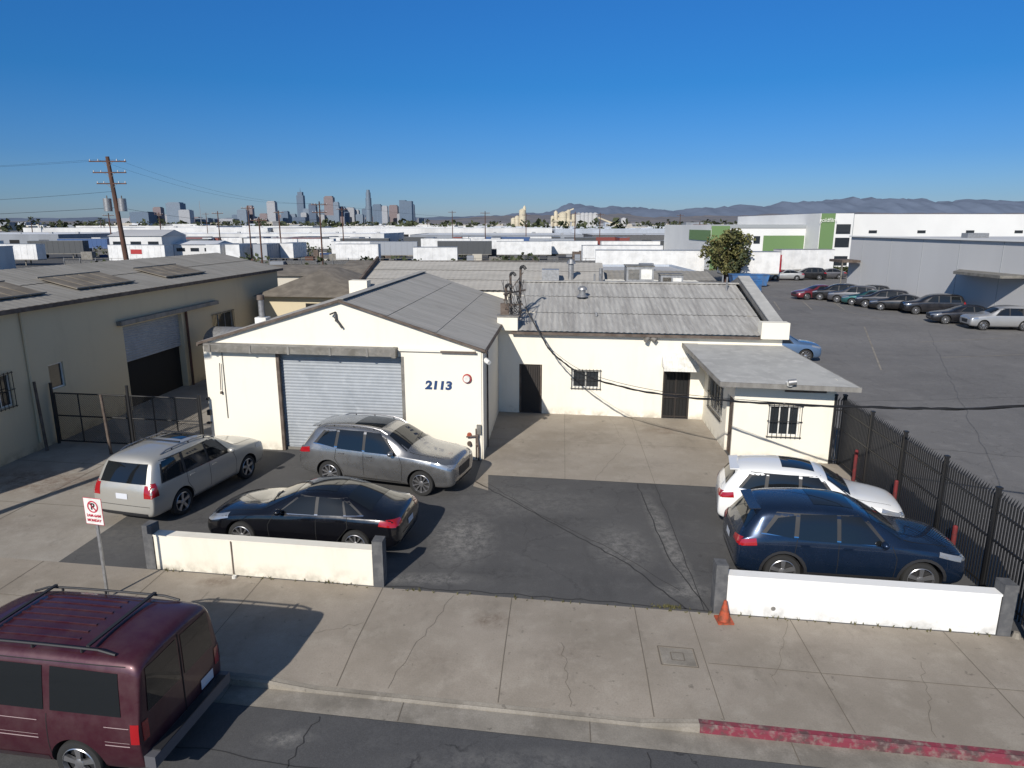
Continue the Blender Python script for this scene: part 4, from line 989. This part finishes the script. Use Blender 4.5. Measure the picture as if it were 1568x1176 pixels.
BX=dict(L=4.69,W=1.83,H=1.72,ax=(.92,3.64),st=[
 (0,.45,.74,.80,.72,.68,.5),(.04,.28,.86,.94,.86,.80,.6),(.30,.24,.96,1.06,.91,.86,.68),(1.0,.23,1.02,1.14,.92,.885,.72),(1.28,.23,1.03,1.19,.92,.89,.73),(1.95,.23,1.03,1.62,.92,.895,.70),
 (2.45,.23,1.04,1.74,.92,.895,.71),(3.5,.23,1.05,1.75,.92,.895,.71),(4.20,.24,1.06,1.71,.92,.89,.70),(4.36,.24,1.06,1.64,.92,.885,.70),(4.58,.26,1.05,1.18,.91,.87,.74),(4.65,.30,.96,1.04,.90,.85,.72),(4.69,.38,.80,.90,.85,.80,.66)],
 trim=[(1.62,1.06),(4.30,1.08),(4.14,1.60),(2.10,1.60)],
 win=[[(1.70,1.07),(2.52,1.07),(2.52,1.59),(2.16,1.57)],[(2.60,1.07),(3.40,1.08),(3.38,1.59),(2.60,1.60)],[(3.50,1.08),(4.24,1.10),(4.10,1.56),(3.48,1.58)]],
 ws=[(1.36,.78),(1.92,.64)],rg=None,rgb=[(-.68,1.12),(.68,1.12),(.60,1.56),(-.60,1.56)],
 seams=[[(1.48,.35),(1.46,.8),(1.56,1.05)],[(2.56,.32),(2.56,1.05)],[(3.42,1.08),(3.42,.8),(3.2,.45)],[(1.48,.34),(3.2,.34)]],
 hl=[(.14,.78),(.5,.82),(.5,.95),(.12,.92)],tl=[(4.44,.82),(4.64,.82),(4.60,1.14),(4.46,1.14)],tb=(.66,.88,.80,1.10),sun=(2.3,2.9,.36),wr=.355,hand=[(2.38,.95),(3.25,.96)])
SE=dict(L=4.82,W=1.84,H=1.46,ax=(.98,3.78),st=[
 (0,.42,.60,.64,.64,.60,.4),(.05,.22,.68,.76,.82,.76,.5),(.4,.18,.80,.88,.91,.85,.62),(1.15,.18,.89,.98,.925,.875,.68),(1.45,.18,.91,1.03,.925,.88,.68),(2.25,.18,.93,1.41,.925,.88,.60),
 (2.85,.18,.945,1.48,.925,.88,.61),(3.45,.18,.96,1.43,.925,.88,.60),(4.20,.19,.99,1.10,.915,.85,.64),(4.57,.24,.98,1.06,.89,.82,.63),(4.76,.32,.88,.95,.84,.78,.55),(4.82,.45,.70,.76,.70,.64,.4)],
 trim=[(1.90,.97),(3.98,1.03),(3.50,1.34),(2.38,1.36)],
 win=[[(1.94,.98),(2.82,.99),(2.80,1.35),(2.42,1.33)],[(2.90,.99),(3.52,1.01),(3.42,1.32),(2.88,1.36)],[(3.58,1.02),(3.90,1.04),(3.62,1.22),(3.47,1.29)]],
 ws=[(1.55,.74),(2.20,.56)],rg=[(3.52,.54),(4.12,.66)],rgb=None,
 seams=[[(1.70,.32),(1.68,.7),(1.84,.96)],[(2.86,.28),(2.86,.98)],[(3.6,1.0),(3.62,.75),(3.35,.42)],[(1.72,.30),(3.35,.30)]],
 hl=[(.18,.66),(.68,.78),(.66,.86),(.14,.75)],tl=[(4.35,.84),(4.74,.80),(4.68,.93),(4.38,.96)],tb=None,sun=(2.45,3.2,.45),wr=.34,hand=[(2.62,.88),(3.45,.90)])
VAN=dict(L=4.82,W=1.97,H=1.93,ax=(.95,3.82),st=[
 (0,.38,.72,.78,.70,.66,.5),(.05,.28,.86,.95,.90,.84,.6),(.45,.25,1.0,1.08,.965,.90,.7),(.9,.24,1.06,1.20,.985,.93,.74),(1.0,.24,1.07,1.26,.985,.93,.74),(1.62,.24,1.10,1.82,.985,.94,.76),
 (2.1,.24,1.12,1.94,.985,.945,.79),(3.4,.24,1.12,1.94,.985,.945,.79),(4.55,.25,1.12,1.93,.98,.94,.79),(4.72,.27,1.12,1.90,.97,.935,.785),(4.79,.30,1.12,1.84,.96,.925,.77),(4.82,.33,1.12,1.74,.94,.90,.74)],
 trim=None,
 win=[[(1.42,1.14),(2.15,1.15),(2.15,1.72),(1.70,1.70)],[(2.28,1.15),(3.40,1.15),(3.38,1.74),(2.28,1.74)],[(3.50,1.15),(4.55,1.15),(4.50,1.72),(3.50,1.74)]],
 ws=[(1.08,.78),(1.56,.68)],rg=None,rgb=None,
 seams=[[(1.28,.4),(1.28,1.1)],[(2.21,.35),(2.21,1.78)],[(3.44,.5),(3.44,1.1)],[(2.21,1.80),(4.6,1.80)]],
 hl=[(.1,.70),(.3,.74),(.3,.90),(.1,.86)],tl=[(4.68,.78),(4.79,.78),(4.79,1.06),(4.68,1.06)],tb=None,sun=None,wr=.35,hand=[(2.02,.98)])
def wheel(mb,x,y,r,side,style='multi'):
    ax=(0,side,0); c=(x,y,r)
    mb.lathe(c,ax,[(r*.66,-.2),(r*.93,-.2),(r*.995,-.17),(r,-.1),(r*.995,-.03),(r*.95,0),(r*.80,.008),(r*.72,0)],32,'tyre')
    mb.lathe(c,ax,[(r*.72,.0),(r*.69,.008),(r*.67,-.02),(r*.65,-.05)],32,'rim')
    mb.lathe(c,ax,[(r*.68,-.075),(0,-.078)],24,'brake')
    n=5 if style=='five' else 10
    C=Vector(c)
    for k in range(n):
        t=2*math.pi*k/n+.3; d=Vector((math.cos(t),0,math.sin(t))); s=Vector((-math.sin(t),0,math.cos(t))); o=Vector((0,side,0))
        w0,w1=(.030,.045) if n==5 else (.014,.018)
        p0=C+d*r*.12;p1=C+d*r*.68
        mb.hexa([p0-s*w0-o*.05,p0+s*w0-o*.05,p1+s*w1-o*.05,p1-s*w1-o*.05,p0-s*w0-o*.012,p0+s*w0-o*.012,p1+s*w1-o*.006,p1-s*w1-o*.006],'rim')
    mb.lathe(c,ax,[(r*.2,-.05),(r*.2,-.006),(r*.12,0.004),(0,.004)],16,'rim')
def car(name,X,Y,head,spec,pm,L=None,Wd=None,H=None,detail=True,cladding=False,rails=False,sun=False,style='multi',zlift=0,van=False):
    sp=spec; L=L or sp['L']; Wd=Wd or sp['W']; H=H or sp['H']
    fx=L/sp['L'];fy=Wd/sp['W'];fz=H/sp['H']
    X0=L/2
    bm=bmesh.new(); rings=[]
    for (d,zb,zbt,zt,wl,wb,wt) in sp['st']:
        zm=zb+(zbt-zb)*.52
        half=[(0,zb),(wl*.80,zb),(wl*.965,zb+.07),(wl*1.005,zm),(wl*.985,zbt-.11),(wb,zbt),(wt+(wb-wt)*.18,zt-min(.08,(zt-zbt)*.45)),(wt*.72,zt),(0,zt+.018)]
        pts=half+[(-y,z) for y,z in half[-2:0:-1]]
        rings.append([bm.verts.new((X0-d*fx,y*fy,z*fz)) for y,z in pts])
    n=len(rings[0])
    for a,b in zip(rings,rings[1:]):
        for i in range(n): bm.faces.new((a[i],a[(i+1)%n],b[(i+1)%n],b[i]))
    bm.faces.new(rings[0][::-1]); bm.faces.new(rings[-1])
    cl=bm.edges.layers.float.get('crease_edge') or bm.edges.layers.float.new('crease_edge')
    for a,b in zip(rings,rings[1:]):
        for i in (5,n-5):
            ed=bm.edges.get((a[i],b[i])); 
            if ed: ed[cl]=.5
        for i in (4,n-4,6,n-6,3,n-3):
            ed=bm.edges.get((a[i],b[i]));
            if ed: ed[cl]=.3
    bmesh.ops.recalc_face_normals(bm,faces=bm.faces)
    me=bpy.data.meshes.new('tmp'); bm.to_mesh(me); bm.free()
    ob=bpy.data.objects.new('tmp',me); sc.collection.objects.link(ob)
    md=ob.modifiers.new('s','SUBSURF'); md.levels=3 if detail else 2; md.render_levels=md.levels
    dg=bpy.context.evaluated_depsgraph_get(); dg.update()
    me2=bpy.data.meshes.new_from_object(ob.evaluated_get(dg)); 
    bvh=BVHTree.FromPolygons([v.co.copy() for v in me2.vertices],[tuple(p.vertices) for p in me2.polygons])
    ob.modifiers.clear(); ob.data=me2
    me2.materials.append(pm); me2.materials.append(M['plastic'])
    r=sp['wr']
    axx=[X0-a*fx for a in sp['ax']]
    cb=MB(); cb.mats=[pm,M['plastic']]
    for x in axx:
        for s in (1,-1):
            cb.cyl((x,s*(Wd/2-.30),r+.01),(x,s*(Wd/2+.3),r+.01),r+.055,r+.055,36,M['plastic'],True,False)
    co=cb.build('cut'); 
    bb=bmesh.new(); bb.from_mesh(co.data); bmesh.ops.remove_doubles(bb,verts=bb.verts,dist=1e-5); bmesh.ops.recalc_face_normals(bb,faces=bb.faces); bb.to_mesh(co.data); bb.free()
    md=ob.modifiers.new('b','BOOLEAN'); md.object=co; md.operation='DIFFERENCE'; md.solver='EXACT'
    dg=bpy.context.evaluated_depsgraph_get(); dg.update()
    me3=bpy.data.meshes.new_from_object(ob.evaluated_get(dg))
    mb=MB(); 
    vs=[v.co.copy() for v in me3.vertices]
    f0=[tuple(p.vertices) for p in me3.polygons if p.material_index==0]; f1=[tuple(p.vertices) for p in me3.polygons if p.material_index!=0]
    mb.add(vs,f0,pm,True)
    if f1: mb.add(vs,f1,'plastic',False)
    for o_ in (ob,co): bpy.data.objects.remove(o_)
    def ray(proj,a,b):
        if proj in 'LR':
            s=1 if proj=='L' else -1; o=Vector((X0-a*fx,s*3,b*fz)); d=Vector((0,-s,0))
        elif proj=='T': o=Vector((X0-a*fx,b*fy,5)); d=Vector((0,0,-1))
        elif proj=='F': o=Vector((6,a*fy,b*fz)); d=Vector((-1,0,0))
        else: o=Vector((-6,a*fy,b*fz)); d=Vector((1,0,0))
        h=bvh.ray_cast(o,d)
        return (h[0],h[1] if h[1].dot(d)<0 else -h[1]) if h[0] is not None else None
    def patch(proj,c,m,off=.005,nu=8,nv=6):
        idx={};vs=[];fs=[]
        for j in range(nv+1):
            for i in range(nu+1):
                u=i/nu;v=j/nv
                a=(c[0][0]*(1-u)+c[1][0]*u)*(1-v)+(c[3][0]*(1-u)+c[2][0]*u)*v
                b=(c[0][1]*(1-u)+c[1][1]*u)*(1-v)+(c[3][1]*(1-u)+c[2][1]*u)*v
                h=ray(proj,a,b)
                if h: idx[(i,j)]=len(vs); vs.append(h[0]+h[1]*off)
        for j in range(nv):
            for i in range(nu):
                k=[(i,j),(i+1,j),(i+1,j+1),(i,j+1)]
                if all(x in idx for x in k):
                    P=[vs[idx[x]] for x in k]
                    if max((P[a]-P[(a+1)%4]).length for a in range(4))<.45: fs.append(tuple(idx[x] for x in k))
        if fs: mb.add(vs,fs,m,True)
    def sline(proj,pts,w,m,off=.003):
        for p,q_ in zip(pts,pts[1:]):
            d=Vector((q_[0]-p[0],q_[1]-p[1])); nn=Vector((-d.y,d.x)).normalized()*w/2
            patch(proj,[(p[0]-nn.x,p[1]-nn.y),(q_[0]-nn.x,q_[1]-nn.y),(q_[0]+nn.x,q_[1]+nn.y),(p[0]+nn.x,p[1]+nn.y)],m,off,6,1)
    hi=detail
    for sd in 'LR':
        if sp['trim']: patch(sd,sp['trim'],'plastic',.003,14,5)
        for w in sp['win']: patch(sd,w,'carglass',.008,8 if hi else 4,5 if hi else 3)
        patch(sd,sp['tl'],'tail',.006,5,4); patch(sd,sp['hl'],'head',.006,5,4)
        if hi:
            for s in sp['seams']: sline(sd,s,.012,'seam')
            if sp['trim']:
                t=sp['trim']; sline(sd,[t[0],t[1]],.022,'chrome' if sp is not BX else 'plastic',.007)
            for (d,z) in sp['hand']:
                h=ray(sd,d,z)
                if h: c=h[0]; s=1 if sd=='L' else -1; mb.box(c.x-.09,c.x+.09,min(c.y,c.y+s*.03),max(c.y,c.y+s*.03),c.z-.014,c.z+.014,pm)
            if cladding:
                for ai,x in enumerate(sp['ax']):
                    for k in range(14):
                        t0=math.pi*(-.08+1.16*k/14);t1=math.pi*(-.08+1.16*(k+1)/14); r0,r1=(r+.058),(r+.115)
                        patch(sd,[(x+r0*math.cos(t0)/fx,(r+.01+r0*math.sin(t0))/fz),(x+r0*math.cos(t1)/fx,(r+.01+r0*math.sin(t1))/fz),(x+r1*math.cos(t1)/fx,(r+.01+r1*math.sin(t1))/fz),(x+r1*math.cos(t0)/fx,(r+.01+r1*math.sin(t0))/fz)],'plastic',.010,1,1)
                patch(sd,[(sp['ax'][0]+.42,.27),(sp['ax'][1]-.42,.27),(sp['ax'][1]-.42,.40),(sp['ax'][0]+.42,.40)],'plastic',.010,10,2)
            elif not van:
                patch(sd,[(sp['ax'][0]+.45,.24),(sp['ax'][1]-.45,.24),(sp['ax'][1]-.45,.31),(sp['ax'][0]+.45,.31)],'plastic',.006,10,1)
    (d0,w0),(d1,w1)=sp['ws']
    patch('T',[(d0,-w0),(d0,w0),(d1,w1),(d1,-w1)],'carglass',.006,12,8)
    if sp['rg']:
        (d0,w0),(d1,w1)=sp['rg']; patch('T',[(d0,-w0),(d0,w0),(d1,w1),(d1,-w1)],'carglass',.006,12,6)
    if sp['rgb']: patch('B',sp['rgb'],'carglass',.007,10,6)
    zt=sp['tl'][0][1]
    if not van:
        for s in (1,-1):
            if sp['tb']:
                y0,y1,z0,z1=sp['tb']; patch('B',[(s*y0,z0),(s*y1,z0),(s*y1,z1),(s*y0,z1)],'tail',.007,4,4)
            else: patch('B',[(s*.50,zt-.02),(s*.86,zt-.02),(s*.82,zt+.13),(s*.50,zt+.09)],'tail',.007,6,4)
            zh=sp['hl'][0][1]; patch('F',[(s*.42,zh-.02),(s*.84,zh+.02),(s*.80,zh+.12),(s*.46,zh+.06)],'head',.007,6,4)
        patch('F',[(-.38,.50),(.38,.50),(.42,.74),(-.42,.74)],'plastic',.006,8,4)
        patch('F',[(-.6,.30),(.6,.30),(.6,.40),(-.6,.40)],'plastic',.006,8,2)
        patch('B',[(-.7,.30),(.7,.30),(.72,.40),(-.72,.40)],'plastic',.007,10,3)
        zp=.62 if sp is SE else .74
        patch('B',[(-.17,zp),(.17,zp),(.17,zp+.14),(-.17,zp+.14)],'plate',.012,2,2)
        sline('B',[(-.8,.58),(.8,.58)],.012,'seam',.004)
    else:
        for s in (1,-1):
            patch('B',[(s*.78,.78),(s*.89,.78),(s*.89,1.06),(s*.78,1.06)],'tail',.008,3,3)
            patch('B',[(s*.05,1.14),(s*.76,1.14),(s*.70,1.74),(s*.05,1.76)],'carglass',.008,6,5)
            patch('F',[(s*.5,.66),(s*.8,.66),(s*.8,.84),(s*.5,.84)],'head',.007,4,3)
        patch('F',[(-.45,.62),(.45,.62),(.45,.84),(-.45,.84)],'plastic',.007,6,4)
        sline('B',[(0.0,.45),(.0,1.8)],.02,'seam',.006)
        patch('B',[(-.70,.62),(-.38,.62),(-.38,.78),(-.70,.78)],'plate',.012,2,2)
        mb.box(-X0-.14,-X0+.02,-.92,.92,.40,.58,'bump'); mb.box(-X0-.145,-X0-.02,-.8,.8,.582,.60,'plastic'); mb.box(X0-.02,X0+.12,-.9,.9,.38,.56,'bump')
        for sd in 'LR':
            for zz,ww_ in ((.74,.014),(.79,.006),(1.0,.010)):
                sline(sd,[(1.4,zz),(3.3,zz)],ww_,'stripe',.006); sline(sd,[(4.3,zz),(4.66,zz)],ww_,'stripe',.006)
            patch(sd,[(1.38,.28),(3.38,.28),(3.38,.44),(1.38,.44)],'vanlow',.006,10,2)
    if sun and sp['sun']:
        a,b,w=sp['sun']; patch('T',[(a,-w),(a,w),(b,w),(b,-w)],'carglass',.006,8,8)
    if rails:
        for s in (1,-1):
            ds=[1.95+i*.2 for i in range(11)] if not van else [1.9+i*.25 for i in range(11)]
            yy=.62 if not van else .70
            pts=[ray('T',d,s*yy)[0]+Vector((0,0,.05 if not van else .07)) for d in ds if ray('T',d,s*yy)]
            pts[0].z-=.045; pts[-1].z-=.045
            mb.tube(pts,.018,6,'railm' if not van else 'plastic')
            for p in pts[2:-1:3]: mb.cyl(p-Vector((0,0,.06)),p,.02,.018,6,'plastic')
        cross=(2.45,3.25) if not van else (2.3,4.0)
        if sp is not XO:
          for d in cross:
            p=ray('T',d,.54)[0];q_=ray('T',d,-.54)[0]; z=ray('T',d,0)[0].z+.05
            yy=.62 if not van else .70
            mb.beam((p.x,-yy*fy,z),(p.x,yy*fy,z),.05,.025,'plastic')
        if van:
            for k in range(7):
                y0=-.48+k*.16; pts=[ray('T',d,y0)[0]+Vector((0,0,.010)) for d in (2.35,2.8,3.2,3.7)]
                for a_,b_ in zip(pts,pts[1:]): mb.beam(a_,b_,.03,.014,pm)
    if hi:
        for s in (1,-1):
            dm=sp['win'][0][0][0]+.05; zz=sp['win'][0][0][1]+.04
            h=ray('L' if s>0 else 'R',dm,zz-.05)
            y=h[0].y+s*.12 if h else s*Wd/2
            mb.ellip((X0-dm*fx,y,zz*fz+.03),.08,.11,.075,pm if not van else 'plastic',14,8); mb.beam((X0-dm*fx,y-s*.14,zz*fz-.02),(X0-dm*fx,y,zz*fz),.05,.04,'plastic')
            d0=sp['ws'][0][0]; h1=ray('T',d0+.03,s*.1);h2=ray('T',d0+.12,s*.1+.45)
            if h1 and h2: mb.beam(h1[0]+Vector((0,0,.02)),h2[0]+Vector((0,0,.02)),.015,.012,'plastic')
        if spec is XO:
            h=ray('T',4.14,0)
            if h: 
                x=h[0].x;z=h[0].z
                mb.hexa([Vector((x-.16,-.52,z-.02)),Vector((x+.06,-.54,z-.0)),Vector((x+.06,.54,z-.0)),Vector((x-.16,.52,z-.02)),Vector((x-.16,-.52,z+.0)),Vector((x+.06,-.54,z+.03)),Vector((x+.06,.54,z+.03)),Vector((x-.16,.52,z+.0))],pm)
        dh=sp['ws'][0][0]-.06
        for s in (1,-1): sline('T',[(.35,s*.62),(dh,s*.74)],.012,'seam',.003)
    for x in axx:
        for s in (1,-1): wheel(mb,x,s*(Wd/2-.03),r,s,style)
    return mb.build(name,None,Matrix.Translation(G(X,Y,0)+Vector((0,0,zlift)))@Matrix.Rotation(rad(head),4,'Z'))
M['bump']=mat('van_bumper',(.10,.10,.11),.5); M['stripe']=mat('van_stripe',(.36,.27,.27),.5); M['vanlow']=paint('van_lower',(.05,.018,.028),.4); M['railm']=mat('roof_rail',(.30,.30,.31),.3,.8)
P_silver=paint('silver_paint',(.50,.485,.44),.5,.34,1,.12); P_grey=paint('grey_paint',(.33,.328,.325),.8,.24,1,.02); P_black=paint('black_paint',(.005,.005,.007),.2,.15,1,.004)
P_white=paint('pearl_white',(.82,.82,.80),.0,.3,1,.02); P_blue=paint('deep_blue',(.012,.026,.058),.55,.22,1,.01); P_maroon=paint('maroon_paint',(.062,.012,.022),.35,.36,.6,.08)
car('suv_car',-10.35,20.75,90-15,BX,P_silver,4.69,1.83,1.76,rails=True,sun=True,style='five')
car('suv_car',-4.2,21.95,-17,XO,P_grey,4.89,1.90,1.76,rails=True,sun=True)
car('sedan_car',-5.4,17.5,170.5,SE,P_black,4.80,1.84,1.45,sun=True)
car('hatchback_car',8.35,18.35,-15,XO,P_white,4.25,1.77,1.60,sun=True)
car('suv_car',8.0,15.6,-7.5,XO,P_blue,4.56,1.84,1.69,cladding=True,sun=True,style='five')
car('passenger_van',-8.15,10.35,180-SA,VAN,P_maroon,4.82,1.97,1.95,rails=True,van=True,zlift=-.135,style='five')
bc=[paint('bg_red',(.20,.02,.03)),paint('bg_black',(.012,.012,.014)),paint('bg_teal',(.02,.10,.10)),paint('bg_grey',(.10,.10,.11)),paint('bg_dark',(.02,.02,.025)),paint('bg_silver',(.4,.4,.4)),paint('bg_blue',(.12,.20,.33),.5)]
for (x,y,h,spc,p) in ((35.6,80.5,185,SE,0),(37.2,79,150,XO,1),(38.0,76.5,150,XO,3),(38.5,74,150,SE,2),(38.8,71.8,150,XO,4),(39.2,69.4,150,SE,1),(40.8,66.6,165,BX,4),(39.6,60,165,SE,4),(40.4,56.6,172,BX,5),(39.9,77.5,150,XO,1),(40.3,75,150,SE,3),
                      (43,109,170,SE,5),(47,110,170,XO,1),(51,112,170,SE,3)):
    car('parked_car',x,y,h,spc,bc[p],detail=False)
car('parked_car',16.9,43.4,-5,XO,bc[6],detail=False); car('parked_car',16.6,46.8,-5,XO,bc[6],detail=False)
for i in range(14):
    x=-46+i*3.3+rw.uniform(-.6,.6); y=94+rw.uniform(0,2)
    car('parked_car',x,y,90+rw.uniform(-4,4),rw.choice([SE,XO,BX]),rw.choice(bc+[P_white]*2),detail=False)

# ---------------------------------------------------------------- sign, cone
e=empty('no_parking_sign',G(-9.36,14.36,0)); mb=MB(); b=G(-9.36,14.36,0)
mb.beam(b,b+Vector((0,0,2.12)),.045,.045,'galv'); mb.build('post',e)
mb=MB(); yaw=-14
dx=Vector((math.cos(rad(yaw)),math.sin(rad(yaw)),0)); nn=Vector((math.sin(rad(yaw)),-math.cos(rad(yaw)),0))
c=b+nn*.04+Vector((0,0,1.90))
def plate(w,h,o,m,th=.004): 
    cc=c+nn*o; z=Vector((0,0,1)); mb.hexa([cc-dx*w-z*h,cc+dx*w-z*h,cc+dx*w-z*h-nn*th,cc-dx*w-z*h-nn*th,cc-dx*w+z*h,cc+dx*w+z*h,cc+dx*w+z*h-nn*th,cc-dx*w+z*h-nn*th],m)
plate(.215,.28,0,'signred'); plate(.205,.27,.003,'white')
mb.lathe(c+Vector((0,0,.10))+nn*.008,nn,[(.125,0),(.125,.003),(.10,.003),(.10,0)],28,'signred')
p=c+Vector((0,0,.10))+nn*.014; mb.beam(p-dx*.07+Vector((0,0,.07)),p+dx*.07-Vector((0,0,.07)),.004,.018,'signred')
mb.build('plate',e)
text('P',.19,c+Vector((0,0,.10))+nn*.009,yaw,'black','symbol',e,.002,.005)
text('2AM-6AM',.08,c+Vector((0,0,-.09))+nn*.009,yaw,'signred','hours',e,.002,.002)
text('MONDAY',.075,c+Vector((0,0,-.19))+nn*.009,yaw,'signred','day',e,.002,.002)
mb=MB(); b=G(4.62,13.4,0)
mb.lathe(b+Vector((0,0,.03)),(0,0,1),[(.12,0),(.028,.40),(0,.40)],18,'orange'); mb.box(b.x-.15,b.x+.15,b.y-.15,b.y+.15,.004,.035,'orange'); mb.build('traffic_cone')
mb=MB(); mb.beam(W(9.75,14.05,0),W(9.75,14.05,1.9),.07,.07,'black'); mb.beam(W(9.95,13.9,0),W(9.95,13.9,1.5),.06,.06,'black')
mb.cyl(W(9.62,14.2,0),W(9.62,14.2,.12),.08,.05,8,'gutter'); mb.build('gate_post')

# ---------------------------------------------------------------- light, sky, camera
az,el=rad(23),rad(31.5)
v=Vector((-math.sin(az)*math.cos(el),-math.cos(az)*math.cos(el),math.sin(el)))
l=bpy.data.lights.new('sun','SUN'); l.energy=4.7; l.angle=rad(.5); l.color=(1,.94,.855)
o=bpy.data.objects.new('sun',l); o.rotation_euler=v.to_track_quat('Z','Y').to_euler(); o.location=(0,0,50); sc.collection.objects.link(o)
w=bpy.data.worlds.new('World'); sc.world=w; w.use_nodes=True; nt=w.node_tree
sk=nt.nodes.new('ShaderNodeTexSky'); sk.sky_type='NISHITA'; sk.sun_disc=False; sk.sun_elevation=el; sk.sun_rotation=rad(203); sk.altitude=100; sk.air_density=1.0; sk.dust_density=.6; sk.ozone_density=2.5
tc=nt.nodes.new('ShaderNodeTexCoord'); sp_=nt.nodes.new('ShaderNodeSeparateXYZ'); nt.links.new(tc.outputs['Generated'],sp_.inputs[0])
cr=nt.nodes.new('ShaderNodeValToRGB'); nt.links.new(sp_.outputs[2],cr.inputs[0])
els=cr.color_ramp.elements
els[0].position=0; els[0].color=(.42,.53,.82,1); els[1].position=1; els[1].color=(.72,.72,.74,1)
for p_,c_ in ((.035,(.30,.46,.76)),(.087,(.20,.41,.74)),(.18,(.11,.41,.75)),(.28,(.12,.45,.84)),(.45,(.50,.60,.70))):
    x=els.new(p_); x.color=(*c_,1)
mx=nt.nodes.new('ShaderNodeMix'); mx.data_type='RGBA'; mx.blend_type='MULTIPLY'; mx.inputs[0].default_value=1
nt.links.new(sk.outputs[0],mx.inputs[6]); nt.links.new(cr.outputs[0],mx.inputs[7])
bg=nt.nodes['Background']; nt.links.new(mx.outputs[2],bg.inputs[0]); bg.inputs[1].default_value=.12
cam=bpy.data.cameras.new('camera'); cam.sensor_width=36; cam.lens=36*1050/1568; cam.clip_end=80000; cam.clip_start=.1
co=bpy.data.objects.new('camera',cam); co.location=(0,0,8.4*S); co.rotation_euler=(rad(90-13.03),0,0); sc.collection.objects.link(co); sc.camera=co
